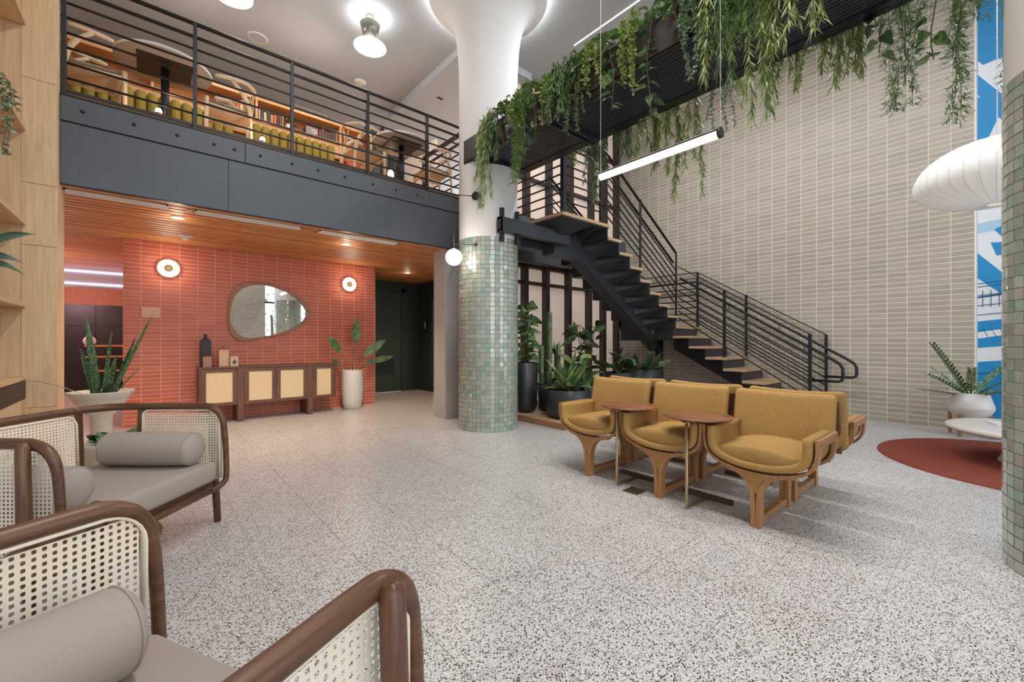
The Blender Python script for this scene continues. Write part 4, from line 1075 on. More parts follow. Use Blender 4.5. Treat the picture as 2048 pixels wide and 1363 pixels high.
for (a, b) in ((0.528, 0.950), (1.040, 1.452), (1.456, 1.891), (1.980, 2.310)):
    d_ = MB(); f_ = 0.055
    d_.box(a, a + f_, cyf - 0.004, cyf + 0.02, cz0 + 0.006, cz1 - 0.028).box(b - f_, b, cyf - 0.004, cyf + 0.02, cz0 + 0.006, cz1 - 0.028).box(a + f_, b - f_, cyf - 0.004, cyf + 0.02, cz0 + 0.006, cz0 + 0.05).box(a + f_, b - f_, cyf - 0.004, cyf + 0.02, cz1 - 0.075, cz1 - 0.028)
    dr = W(d_, 'door', 'credenza')
    def wv(u, v, a=a, b=b): return (a + f_ + (b - a - 2 * f_) * u, cyf + 0.006 + 0.0012 * math.sin(u * 190) * math.cos(v * 240), cz0 + 0.05 + (cz1 - cz0 - 0.125) * v)
    cm = MB().grid(wv, 40, 40); bl = Vector(t.location); cm.v = [tuple(Vector(p) - bl) for p in cm.v]
    cm.build('cane_panel', 'cane_weave', dr)
    kb = MB().disc((b - 0.02, cyf - 0.006, cz1 - 0.05), (0, -1, 0), 0.008, 10, 0.008); kb.v = [tuple(Vector(p) - bl) for p in kb.v]; kb.build('knob', 'black_metal', dr)
# bottles and tile on the sideboard
M['bottle_dark'] = mat('charred_wood', srgb(52, 54, 60), 0.6, noise=0.15, nscale=30)
M['bottle_mid'] = wood('rosy_wood', srgb(140, 100, 86), srgb(176, 138, 120), 8, 0.55, 2, 10)
M['bottle_pale'] = wood('pale_wood', srgb(196, 160, 128), srgb(226, 196, 166), 8, 0.55, 2, 10)
def wood_bottle(label, x, y, w, h, m, m2, neck):
    t = thing('wooden_bottle', label, 'vase', (x, y, cz1), 0, 'wooden bottles on the sideboard')
    MB().rbox((0, 0, (h - neck) / 2), (w, w * 0.8, h - neck), 0.004, (1.0,)).build('body', m, t)
    MB().add([(-w / 2 + .004, -w * .4 + .004, h - neck), (w / 2 - .004, -w * .4 + .004, h - neck), (w / 2 - .004, w * .4 - .004, h - neck), (-w / 2 + .004, w * .4 - .004, h - neck), (-w * .17, -w * .17, h - neck * .62), (w * .17, -w * .17, h - neck * .62), (w * .17, w * .17, h - neck * .62), (-w * .17, w * .17, h - neck * .62)], [(0, 1, 5, 4), (1, 2, 6, 5), (2, 3, 7, 6), (3, 0, 4, 7), (4, 5, 6, 7)]).build('shoulder', m2, t)
    MB().lathe([(0, h - neck * .7), (w * .16, h - neck * .7), (w * .12, h - neck * .35), (w * .17, h - neck * .08), (w * .17, h), (0, h)], 14).build('neck', m2, t)
wood_bottle('tall charred black wooden bottle at the left end of the sideboard', 0.595, 7.44, 0.125, 0.465, 'bottle_dark', 'bottle_dark', 0.085)
wood_bottle('short rosy brown wooden bottle in front of the black one', 0.602, 7.29, 0.098, 0.205, 'bottle_mid', 'walnut', 0.055)
wood_bottle('pale wooden bottle with an orange neck on the sideboard', 0.805, 7.38, 0.120, 0.30, 'bottle_pale', 'ply', 0.06)
t = thing('art_block', 'small cream block with a blue and red abstract motif on the sideboard', 'ornament', (0.925, 7.30, cz1))
MB().rbox((0, 0, 0.075), (0.10, 0.028, 0.15), 0.003, (1.0,)).build('block', 'bottle_pale', t)
M['ink_blue'] = mat('ink_blue', srgb(44, 84, 118), 0.6); M['ink_red'] = mat('ink_red', srgb(206, 92, 84), 0.6); M['ink_white'] = mat('ink_white', srgb(226, 222, 206), 0.6)
for pts, m_, yy in (([(-0.036, 0.04), (0.02, 0.028), (0.03, 0.06), (0.01, 0.11), (-0.03, 0.10)], 'ink_white', -0.0150), ([(-0.03, 0.055), (0.0, 0.03), (0.028, 0.045), (0.022, 0.062), (0.036, 0.078), (0.012, 0.078), (0.008, 0.112), (-0.02, 0.08)], 'ink_blue', -0.0158), ([(-0.036, 0.06), (-0.02, 0.036), (-0.004, 0.046), (-0.02, 0.066)], 'ink_red', -0.0166)):
    MB().prism([(p[0], yy, p[1]) for p in pts], (0, 0.001, 0)).build('motif', m_, t)

# egg mirror
EP = [(0.881, 1.518), (0.898, 1.785), (0.941, 1.933), (1.016, 2.022), (1.161, 2.083), (1.32, 2.102), (1.526, 2.08), (1.741, 2.007), (1.896, 1.909), (2.015, 1.781), (2.057, 1.659), (2.038, 1.559), (1.969, 1.47), (1.829, 1.357), (1.611, 1.269), (1.361, 1.213), (1.122, 1.169), (1.007, 1.185), (0.926, 1.269), (0.89, 1.396)]
IP = [(0.916, 1.518), (0.940, 1.741), (1.003, 1.902), (1.138, 2.014), (1.316, 2.055), (1.521, 2.028), (1.713, 1.950), (1.868, 1.832), (1.963, 1.703), (1.976, 1.593), (1.913, 1.492), (1.779, 1.391), (1.563, 1.292), (1.316, 1.233), (1.138, 1.221), (1.022, 1.277), (0.950, 1.385)]
def closed_spline(P, n=4):
    out = []
    for i in range(len(P)):
        a, b, c, d = [Vector((*P[(i + k) % len(P)], 0)) for k in (-1, 0, 1, 2)]
        for k in range(n):
            u = k / n; out.append(0.5 * ((2 * b) + (c - a) * u + (2 * a - 5 * b + 4 * c - d) * u * u + (3 * b - a - 3 * c + d) * u ** 3))
    return out
ring = closed_spline(EP)
cen = Vector((1.43, 1.635, 0))
_in = sorted((math.atan2((p - cen).y, (p - cen).x), (p - cen).length) for p in closed_spline(IP))
def in_r(a):
    pts = [(_in[-1][0] - 2 * PI, _in[-1][1])] + _in + [(_in[0][0] + 2 * PI, _in[0][1])]
    for (a0, r0), (a1, r1) in zip(pts[:-1], pts[1:]):
        if a0 <= a <= a1: return r0 + (r1 - r0) * (a - a0) / max(1e-9, a1 - a0)
    return _in[0][1]
inner = []
for p in ring:
    a = math.atan2((p - cen).y, (p - cen).x); r_ = in_r(a); inner.append(cen + Vector((math.cos(a), math.sin(a), 0)) * r_)
t = thing('wall_mirror', 'large egg shaped mirror in a wide walnut frame on the red wall', 'mirror', (1.42, YR - 0.004, 1.62))
n_ = len(ring)
def inset(p, f): return cen + (p - cen) * f
m = MB(); vs = []; y0 = YR - 0.004
for p in ring: vs.append((p.x, y0, p.y))
for p in ring: vs.append((p.x, y0 - 0.030, p.y))
for p in ring: q = inset(p, 0.985); vs.append((q.x, y0 - 0.036, q.y))
for p in inner: vs.append((p.x, y0 - 0.030, p.y))
for p in inner: vs.append((p.x, y0 - 0.012, p.y))
fs = []
for k in range(4):
    for i in range(n_): fs.append((k * n_ + i, k * n_ + (i + 1) % n_, (k + 1) * n_ + (i + 1) % n_, (k + 1) * n_ + i))
m.add(vs, fs); m.build('frame', wood('mirror_walnut', srgb(142, 98, 72), srgb(184, 138, 108), 4, 0.45, 0, 8), t, True)
MB().prism([(p.x, y0 - 0.020, p.y) for p in inner], (0, 0.008, 0)).build('glass', 'mirror', t, True)

# sconces
M['bronze_dark'] = mat('bronze_dark', srgb(84, 70, 46), 0.7, spec=0.1)
M['rim_pale'] = mat('sconce_rim', srgb(214, 196, 172), 0.5)
M['glow_sconce'] = emit('sconce_glow', (1.0, 0.93, 0.84, 1), 2.4)
def sconce(x, z, label):
    t = thing('wall_sconce', label, 'wall lamp', (x, YR, z), 0, 'round sconces on the red wall')
    def yl(prof, seg=40):
        m = MB().lathe(prof, seg); m.v = [(p[0], -p[2], p[1]) for p in m.v]; return m
    yl([(0, 0), (0.06, 0), (0.06, 0.03), (0, 0.03)]).build('backplate', 'brass', t)
    yl([(0, 0.03), (0.108, 0.030), (0.118, 0.045), (0.108, 0.052), (0, 0.056)]).build('diffuser', 'glow_sconce', t)
    yl([(0.112, 0.026), (0.132, 0.028), (0.133, 0.044), (0.122, 0.050), (0.112, 0.046)]).build('rim', 'rim_pale', t)
    yl([(0, 0.062), (0.046, 0.062), (0.050, 0.056), (0.046, 0.050), (0, 0.05)]).build('centre_disc', 'bronze_dark', t)
    light('sconce_light', 'POINT', (x, YR - 0.135, z), 4.5, (1.0, 0.86, 0.70), radius=0.11)
sconce(0.19, 2.19, 'round glowing wall sconce with a brass centre, above the occupancy sign')
sconce(2.704, 2.186, 'round glowing wall sconce with a brass centre, above the white floor planter')

# occupancy sign
t = thing('occupancy_sign', 'small pinkish metal maximum occupancy plaque on the red tiles', 'sign', (0.004, YR - 0.004, 1.565))
M['plaque'] = mat('plaque_metal', srgb(176, 126, 104), 0.35, 0.5); M['plaque_text'] = mat('plaque_lettering', srgb(240, 206, 172), 0.5)
MB().rbox((0, -0.004, 0), (0.206, 0.008, 0.150), 0.002, (1.0,)).build('plate', 'plaque', t)
for z, s_, tx in ((0.034, 0.032, 'MAXIMUM'), (-0.002, 0.032, 'OCCUPANCY'), (-0.040, 0.034, '42')):
    me = text_mesh(tx, s_); me.materials.append(M['plaque_text'])
    inst('lettering', me, t, (0, -0.009, z), (R(90), 0, 0))
# restroom sign in the hall
t = thing('restroom_sign', 'small dark restroom plaque with a white figure in the dark hall', 'sign', (4.90, 8.82, 1.55))
m = MB().rbox((0, 0, 0), (0.012, 0.15, 0.26), 0.004, (1.0,)); m.build('plate', 'black_metal', t)
MB().disc((-0.007, 0.0, 0.075), (-1, 0, 0), 0.020, 14, 0.002).build('figure_head', 'white_paint', t)
MB().prism([(-0.008, 0.018, 0.05), (-0.008, -0.018, 0.05), (-0.008, -0.045, -0.035), (-0.008, 0.045, -0.035)], (-0.001, 0, 0)).build('figure_body', 'white_paint', t)
MB().box(-0.009, -0.007, -0.045, 0.045, -0.085, -0.065).build('text_bar', 'white_paint', t)

# lights and vents of the slat ceiling -----------------------------------
def slot(x0, x1, y0, y1, label):
    t = thing('slot_diffuser', label, 'air vent', ((x0 + x1) / 2, (y0 + y1) / 2, ZL), 0, 'white slot diffusers in the slat ceiling')
    w_, d_ = x1 - x0, y1 - y0
    MB().box(-w_ / 2, w_ / 2, -d_ / 2, -d_ / 2 + 0.014, -0.018, 0.0).box(-w_ / 2, w_ / 2, d_ / 2 - 0.014, d_ / 2, -0.018, 0.0).box(-w_ / 2, -w_ / 2 + 0.014, -d_ / 2, d_ / 2, -0.018, 0).box(w_ / 2 - 0.014, w_ / 2, -d_ / 2, d_ / 2, -0.018, 0).build('frame', 'vent_white', t)
    MB().box(-w_ / 2, w_ / 2, -d_ / 2, d_ / 2, -0.006, 0.0).build('backing', 'vent_white', t)
    for k in range(3):
        yy = -d_ / 2 + d_ * (k + 1) / 4; MB().box(-w_ / 2, w_ / 2, yy - 0.006, yy + 0.006, -0.015, -0.004).build('blade', 'white_paint', t)
slot(-0.60, 0.135, 5.52, 5.665, 'white slot diffuser at the oak wall end of the slat ceiling')
slot(0.355, 1.39, 5.52, 5.665, 'white slot diffuser in the middle of the slat ceiling')
slot(1.60, 2.645, 5.52, 5.665, 'white slot diffuser nearest the concrete pillar')
def downlight(x, y, label, pw, z=ZL, r=0.055, cone=110):
    t = thing('downlight', label, 'ceiling light', (x, y, z), 0, 'recessed downlights')
    MB().lathe([(r * 0.82, -0.002), (r * 1.15, -0.016), (r * 1.2, -0.014), (r * 1.2, 0)], 24).build('trim_ring', 'white_paint', t)
    MB().lathe([(0, -0.010), (r * 0.82, -0.010), (r * 0.82, -0.002)], 24).build('lens', 'glow_warm', t)
    if pw: light('downlight_spill', 'POINT', (x, y, z - 0.10), pw * 0.012, (1.0, 0.78, 0.56), radius=0.05)
    if pw: light('downlight_lamp', 'SPOT', (x, y, z - 0.03), pw, (1.0, 0.78, 0.56), radius=0.05, spot=cone, blend=0.8)
downlight(0.227, 6.0, 'round warm downlight in the slat ceiling near the oak wall', 110)
downlight(2.111, 6.065, 'round warm downlight in the slat ceiling between the slot diffusers and the red wall', 110)
downlight(3.941, 7.83, 'round warm downlight over the dark green hall', 65)
t = thing('smoke_detector', 'white smoke detector on the slat ceiling above the left sconce', 'smoke detector', (0.348, 7.02, ZL))
MB().lathe([(0, -0.012), (0.075, -0.012), (0.082, 0.0)], 28).build('base', 'white_paint', t)
MB().lathe([(0, -0.05), (0.03, -0.05), (0.04, -0.03), (0.052, -0.012), (0, -0.012)], 24).build('sensor', 'white_paint', t)
t = thing('ceiling_register', 'small square white vent on the slat ceiling of the passage', 'air vent', (-0.95, 7.85, ZL))
MB().box(-0.1, 0.1, -0.1, 0.1, -0.02, 0.0).build('frame', 'vent_white', t)
for k in range(6): MB().box(-0.085, 0.085, -0.085 + 0.03 * k, -0.075 + 0.03 * k, -0.026, -0.02).build('blade', 'white_paint', t)
# strips mounted between the diffusers
t = thing('ceiling_sensor', 'tiny white sensor plate left of the middle slot diffuser', 'sensor', (0.31, 5.62, ZL))
MB().rbox((0, 0, -0.006), (0.06, 0.035, 0.012), 0.003, (1.0,)).build('plate', 'vent_white', t)

# globe lamp on the column ------------------------------------------------
gx, gy = 2.925, 4.535; nx_, ny_ = (gx - C1[0]), (gy - C1[1]); nl_ = math.hypot(nx_, ny_); nx_, ny_ = nx_ / nl_, ny_ / nl_
# arm leaves the column towards the viewer's left
t = thing('globe_sconce', 'white glass globe lamp on a slim bronze rod fixed to the mosaic column', 'wall lamp', (gx, gy, 2.24))
sxp, syp = 3.165, 4.392
for z, rr in ((3.03, 0.055), (2.405, 0.022)):
    dv = Vector((sxp - C1[0], syp - C1[1], 0)).normalized(); sp = Vector((C1[0], C1[1], z)) + dv * 0.402
    MB().disc(tuple(sp), tuple(dv), rr, 24, 0.016).build('wall_plate', 'bronze_frame', t, True)
    MB().cyl(tuple(sp), (gx, gy, z), 0.006, 8).build('arm', 'bronze_frame', t, True)
MB().cyl((gx, gy, 3.03), (gx, gy, 2.33), 0.006, 8).build('rod', 'bronze_frame', t, True)
MB().cyl((gx, gy, 2.335), (gx, gy, 2.355), 0.02, 12).build('fitter', 'brass', t, True)
m = MB().lathe([(0.105 * math.sin(PI * k / 16), 2.235 - 0.105 * math.cos(PI * k / 16)) for k in range(17)], 28, (gx, gy)); m.build('globe', 'glow_white', t, True)
light('globe_light', 'POINT', (gx - 0.09, gy - 0.12, 2.235), 8, (1.0, 0.9, 0.78), radius=0.1)

# upper ceiling fittings --------------------------------------------------
def cone_lamp(x, y, label, pw):
    t = thing('ceiling_lamp', label, 'ceiling light', (x, y, ZC), 0, 'double cone lamps on the upper ceiling')
    MB().lathe([(0, -0.02), (0.055, -0.02), (0.06, 0.0)], 24).build('canopy', 'brass', t)
    MB().cyl((0, 0, -0.02), (0, 0, -0.30), 0.008, 8).build('stem', 'brass', t)
    MB().lathe([(0.135, -0.12), (0.14, -0.125), (0.085, -0.33), (0.08, -0.33), (0.132, -0.128)], 36).build('upper_cone', mat('pewter_cone', srgb(150, 148, 138), 0.35, 0.7), t)
    MB().lathe([(0.08, -0.33), (0.13, -0.37), (0.225, -0.445), (0.228, -0.45), (0.12, -0.385), (0.03, -0.355)], 36).build('lower_cone', 'shade_glow', t)
    MB().lathe([(0.0, -0.40), (0.035, -0.395), (0.04, -0.36), (0.0, -0.34)], 20).build('bulb_cap', 'brass', t)
    light('ceiling_lamp_up', 'POINT', (x, y, ZC - 0.16), pw * 0.35, (1, 0.99, 0.98), radius=0.07)
    light('ceiling_lamp_down', 'POINT', (x, y, ZC - 0.50), pw, (1, 0.99, 0.98), radius=0.14)
cone_lamp(2.424, 5.99, 'double cone ceiling lamp with white lower shade left of the column', 32)
cone_lamp(0.76, 6.20, 'double cone ceiling lamp cut by the top edge of the picture', 32)
t = thing('ceiling_speaker', 'round white ceiling speaker over the mezzanine', 'speaker', (1.264, 7.565, ZC))
MB().lathe([(0.115, -0.006), (0.135, -0.012), (0.145, 0.0)], 36).build('rim', 'white_paint', t)
MB().lathe([(0, -0.006), (0.116, -0.006)], 36).build('grille', 'ceil', t)
t = thing('smoke_detector', 'white smoke detector on the upper ceiling below the cone lamp', 'smoke detector', (2.898, 7.627, ZC))
MB().lathe([(0, -0.035), (0.08, -0.035), (0.10, -0.02), (0.105, 0)], 32).build('base', 'white_paint', t)
t = thing('ceiling_slot', 'small dark rectangular slot in the upper ceiling beside the column', 'ceiling slot', (4.16, 6.93, ZC - 0.13))
MB().rbox((0, 0, -0.003), (0.12, 0.06, 0.006), 0.002, (1.0,)).build('plate', 'black_metal', t)
def reg(x, y, label):
    t = thing('ceiling_register', label, 'air vent', (x, y, ZC))
    MB().rbox((0, 0, -0.006), (0.62, 0.26, 0.012), 0.003, (1.0,)).build('frame', 'vent_white', t)
    for k in range(14):
        if k in (6, 7): continue
        MB().box(-0.27 + 0.04 * k, -0.25 + 0.04 * k, -0.1, 0.1, -0.016, -0.012).build('blade', 'concrete', t)
reg(2.5, 9.34, 'white ceiling register above the bookcase, centre'); reg(-0.75, 9.5, 'white ceiling register at the oak end of the mezzanine')
t = thing('linear_ceiling_light', 'thin glowing line recessed in the ceiling right of the column', 'ceiling light', (5.14, 2.2, ZC))
MB().box(-0.008, 0.008, -2.25, 2.25, -0.006, 0.0).build('diffuser', 'led_white', t)
light('linear_ceiling_lamp', 'AREA', (5.14, 2.2, ZC - 0.02), 130, (0.95, 0.97, 1), 0.05, 4.4, (0, 0, 0))

t = thing('linear_ceiling_light', 'added unseen line of fill light over the cane armchairs, above the top edge', 'ceiling light', (1.6, 0.6, ZC))  # out-of-view strip and its lamp, added only to fill the lobby with light
MB().box(-0.008, 0.008, -2.25, 2.25, -0.006, 0.0).build('diffuser', 'led_white', t)
light('linear_ceiling_lamp', 'AREA', (1.6, 0.6, ZC - 0.02), 130, (1.0, 0.97, 0.94), 0.05, 4.4, (0, 0, 0))

M['leaf_fresh'] = leafmat('fresh_fern', srgb(92, 130, 70), srgb(142, 172, 104), 30)
# ================================================================== TRAILING PLANTS ON THE BEAM
ORD = ['first', 'second', 'third', 'fourth', 'fifth', 'sixth', 'seventh', 'eighth', 'ninth', 'tenth', 'eleventh', 'twelfth']
def strand(base, out, zend, wob=0.05, n=9, rise=0.06):
    """drooping polyline: over the edge, then down"""
    b = Vector(base); o = Vector(out); L = b.z - zend
    a1, a2 = rnd(-wob, wob), rnd(-wob, wob)
    pts = []
    for i in range(n + 1):
        t = i / n
        s = min(1, t * 3.2)
        h = rise * math.sin(min(1, t * 3) * PI) if t < 0.34 else 0
        pts.append(Vector((b.x + o.x * s + a1 * t * t, b.y + o.y * s + a2 * t * t + wob * 0.25 * math.sin(t * 9 + a1 * 60), b.z + h - L * max(0, (t - 0.14) / 0.86) ** 1.15)))
    return pts
def along(pts, step):
    out = []; acc = 0
    for a, b in zip(pts[:-1], pts[1:]):
        L = (b - a).length; d = (b - a) / max(L, 1e-6)
        while acc < L: out.append((a + d * acc, d)); acc += step
        acc -= L
    return out
def willow(mb, sb, pts, l=0.085, w=0.013, step=0.0095):
    sb.tube(pts, 0.0022, 4, caps=False)
    for p, d in along(pts, step):
        a = rnd(0, 2 * PI); side = Vector((math.cos(a), math.sin(a), 0)); dr = (side * rnd(0.35, 0.8) + d * rnd(0.6, 1.1)).normalized()
        leaf_pts(mb, p, dr, l * rnd(0.6, 1.15), w, 0.25, None, 2, 'lance', 0.1, rnd(-1, 1))
def bead(mb, sb, pts, l=0.028, w=0.022, step=0.0085):
    sb.tube(pts, 0.0016, 4, caps=False)
    for p, d in along(pts, step):
        a = rnd(0, 2 * PI); side = Vector((math.cos(a), math.sin(a), 0)); dr = (side + d * rnd(-0.1, 0.6)).normalized()
        leaf_pts(mb, p, dr, l * rnd(0.7, 1.3), w * rnd(0.8, 1.2), 0.2, None, 2, 'oval', 0.15, rnd(-1, 1))
def fern(mb, sb, pts, step=0.012):
    sb.tube(pts, 0.0018, 4, caps=False)
    for p, d in along(pts, step):
        for k in range(2):
            a = rnd(0, 2 * PI); side = Vector((math.cos(a), math.sin(a), 0)); dr = (side * rnd(0.6, 1) + d * rnd(0, 0.7)).normalized(); ln = rnd(0.03, 0.06)
            for q in range(4):
                b2 = p + dr * ln * (q + 1) / 4; e = (dr + Vector((rnd(-1, 1), rnd(-1, 1), rnd(-1, 1))) * 0.8).normalized()
                leaf_pts(mb, b2, e, 0.032, 0.007, 0.1, None, 2, 'lance', 0.0)
def vine(kind, x, y, zend, out, label, grp, z0):
    nm = {'W': 'trailing_willow_vine', 'B': 'trailing_bead_vine', 'D': 'trailing_ivy', 'F': 'trailing_fern', 'P': 'trailing_heart_leaf_vine'}[kind]
    t = thing(nm, label, 'hanging plant', (x, y, z0), 0, grp)
    mb, sb = MB(), MB(); O = Vector(out)
    L = z0 - zend
    if kind == 'P':
        n = max(7, int(L / 0.035)); pts = strand((0, 0, 0.0), O, -L, 0.07, 10, 0.03)
        sb.tube(pts, 0.0032, 5, caps=False)
        al = along(pts, max(0.03, (L + 0.2) / n))
        for i, (p, d) in enumerate(al):
            a = rnd(0, 2 * PI)
            dr = Vector((math.cos(a) + O.x * 4, math.sin(a), rnd(-0.7, 0.05))).normalized()
            m = MB(); s_ = rnd(0.09, 0.145)
            m.tube([p, p + dr * 0.03], 0.0016, 4, caps=False); leaf_pts(m, p + dr * 0.03, dr, s_, s_ * rnd(0.62, 0.78), 0.35, None, 5, 'heart', 0.22, rnd(-0.5, 0.5))
            m.build('leaf', 'leaf_philo' if random.random() < 0.75 else 'leaf_dark', t)
        # crown of upright leaves on the tray edge
        for i in range(15):
            a = rnd(0, 2 * PI); dr = Vector((math.cos(a) * 0.7 + O.x * 2, math.sin(a), rnd(0.0, 0.9))).normalized(); s_ = rnd(0.09, 0.14); m = MB()
            p = Vector((rnd(-0.05, 0.03), rnd(-0.10, 0.10), rnd(-0.02, 0.06)))
            m.tube([p, p + dr * 0.04], 0.0016, 4, caps=False); leaf_pts(m, p + dr * 0.04, dr, s_, s_ * 0.7, 0.4, None, 5, 'heart', 0.22, rnd(-0.4, 0.4))
            m.build('leaf', 'leaf_philo', t)
        sb.build('stem', 'stem_brown', t); return
    ns = {'W': 8, 'B': 9, 'D': 8, 'F': 6}[kind]
    for i in range(ns):
        f_ = 1.0 if i < 3 else rnd(0.35, 0.9)
        o2 = O * rnd(0.7, 1.5)
        pts = strand((rnd(-0.03, 0.03), rnd(-0.11, 0.11), rnd(-0.01, 0.05)), o2, -L * f_, 0.06, 9, rnd(0.02, 0.16))
        if kind == 'W': willow(mb, sb, pts)
        elif kind == 'F': fern(mb, sb, pts)
        else: bead(mb, sb, pts)
    mm = {'W': random.choice(['leaf_olive', 'leaf_olive', 'leaf_mid']), 'B': 'leaf_light', 'D': random.choice(['leaf_mid', 'leaf_grey']), 'F': 'leaf_fresh'}[kind]
    mb.build('foliage', mm, t)['kind'] = 'stuff'; sb.build('stems', 'stem', t)['kind'] = 'stuff'
VL = [(4.12, 2.8, 'W'), (3.94, 3.3, 'W'), (3.76, 3.43, 'P'), (3.54, 3.54, 'B'), (3.36, 2.92, 'F'), (3.17, 3.28, 'P'), (3.06, 3.42, 'B'), (2.85, 3.40, 'W'), (2.68, 3.19, 'D'), (2.57, 3.45, 'P'), (2.41, 3.46, 'B'), (2.23, 3.18, 'P'), (2.02, 3.30, 'B'), (1.86, 2.95, 'P'), (1.63, 3.44, 'P'), (1.48, 3.15, 'D'), (1.35, 3.10, 'W'), (1.23, 3.04, 'W'), (1.15, 3.18, 'F'), (1.06, 2.66, 'W'), (0.80, 3.02, 'W')]
VR = [(3.41, 3.36, 'B'), (3.11, 2.86, 'W'), (2.73, 3.22, 'W'), (2.46, 3.12, 'W'), (2.29, 2.92, 'W'), (2.19, 3.26, 'B'), (2.0, 2.6, 'W'), (1.71, 3.11, 'D'), (1.51, 3.28, 'B'), (1.19, 3.2, 'W'), (0.96, 3.24, 'B'), (0.84, 3.17, 'W'), (0.74, 3.16, 'W'), (0.6, 3.22, 'P'), (0.46, 2.8, 'F'), (0.3, 3.06, 'P'), (0.06, 2.63, 'F')]
SPN = {'W': 'narrow leaved trailing vine', 'B': 'pale bead leaved trailing vine', 'D': 'small leaved trailing ivy', 'F': 'fine feathery trailing fern', 'P': 'heart leaved trailing vine'}
for lst, x, sx, where in ((VL, BX0 - 0.005, -1, 'lobby side'), (VR, BX1 + 0.005, 1, 'tiled wall side')):
    cnt = {}
    for (y, ze, k) in lst:
        c_ = cnt.get(k, 0); cnt[k] = c_ + 1
        vine(k, x, y, ze, (sx * 0.05, 0, 0), '%s %s from the column, %s of planter beam' % (ORD[c_], SPN[k], where), 'plants trailing from the planter beam', BZ1 + 0.01)

# ================================================================== POTTED PLANTS
def pot_cyl(t, prof, m, soil_z, soil_r, seg=36):
    MB().lathe(prof, seg).build('pot', m, t)
    MB().lathe([(0, soil_z + 0.01), (soil_r * 0.6, soil_z + 0.008), (soil_r, soil_z)], 24).build('soil', 'soil', t)
def pot(label, loc, prof, m, soil_z, soil_r, grp=None, name='potted_plant'):
    t = thing(name, label, 'potted plant', loc, rnd(0, 0.01), grp); pot_cyl(t, prof, m, soil_z, soil_r); return t
def add_leaf(t, base, d, l, w, droop, kind, m, stem=0.0, sm='stem', nl=6, fold=0.15, twist=0.0, side=None):
    mb = MB(); b = Vector(base); d = Vector(d).normalized()
    lf = None
    if stem:
        e = b + d * stem; s_ = MB().tube([b, (b + e) / 2 + Vector((0, 0, stem * 0.06)), e], 0.004, 5, caps=False); 
        leaf_pts(mb, e, d, l, w, droop, side, nl, kind, fold, twist); lf = mb.build('leaf', m, t); s_.build('leaf_stalk', sm, lf)
    else:
        leaf_pts(mb, b, d, l, w, droop, side, nl, kind, fold, twist); lf = mb.build('leaf', m, t)
    return lf
def sph(a, e): return Vector((math.cos(a) * math.cos(e), math.sin(a) * math.cos(e), math.sin(e)))
# timber plinth
pl = thing('timber_plinth', 'low timber plinth under the group of black planters', 'plinth', (5.4, 4.5, 0))
for k in range(9):
    a = 3.70 + 0.195 * k; MB().chbox(4.10, 6.75, a + 0.001, a + 0.193, 0.08, 0.10, 0.002).build('deck_board', 'tread_x', pl, True)
MB().chbox(4.10, 4.125, 3.70, 5.45, 0, 0.08, 0.002).build('side_board', 'deck', pl, True); MB().chbox(4.125, 6.75, 3.70, 3.725, 0, 0.08, 0.002).build('front_board', 'deck', pl, True)
PZ0 = 0.10
def vs_prof(r0, r1, h, lip=0.02, round_=0.05):
    return [(0, 0), (r0 - round_, 0), (r0 - round_ * 0.3, round_ * 0.3), (r0, round_), (r1, h - 0.004), (r1 - 0.005, h), (r1 - lip, h), (r1 - lip - 0.002, h - 0.08), (0, h - 0.09)]
# fiddle leaf fig in the tall black cylinder
t = pot('fiddle leaf fig in a tall black cylinder beside the mosaic column', (4.30, 4.68, PZ0), vs_prof(0.17, 0.19, 0.75, round_=0.10), 'black_pot', 0.67, 0.165, 'planters under the stairs')
MB().tube([(0, 0, 0.65), (0.02, -0.01, 1.1), (0.0, 0.0, 1.55)], [0.014, 0.011, 0.006], 7).build('trunk', 'stem_brown', t)
for i in range(38):
    z = 0.76 + 0.87 * i / 38; a = i * 2.4; add_leaf(t, (0.01, 0, z), sph(a, rnd(0.1, 0.7)), rnd(0.20, 0.28), rnd(0.15, 0.20), 0.55, 'oval', 'leaf_mid' if i % 3 else 'leaf_fresh', 0.03, nl=6, fold=0.2, twist=rnd(-0.9, 0.9))
# corn plant in the wide bowl
t = pot('broad strap leaved plant in a wide black bowl planter at the corner of the plinth', (4.45, 3.97, PZ0), vs_prof(0.30, 0.315, 0.40, round_=0.10), 'black_pot', 0.34, 0.285, 'planters under the stairs')
for i in range(36):
    a = i * 2.4 + rnd(-0.2, 0.2); e = rnd(0.75, 1.45) if i < 22 else rnd(0.3, 0.7)
    add_leaf(t, (rnd(-0.04, 0.04), rnd(-0.04, 0.04), 0.34), sph(a, e), rnd(0.5, 0.85) * (1 if e > 0.7 else 0.75), rnd(0.075, 0.11), rnd(0.15, 0.4), 'lance', 'leaf_mid' if i % 3 else 'leaf_olive', nl=8, fold=0.25)
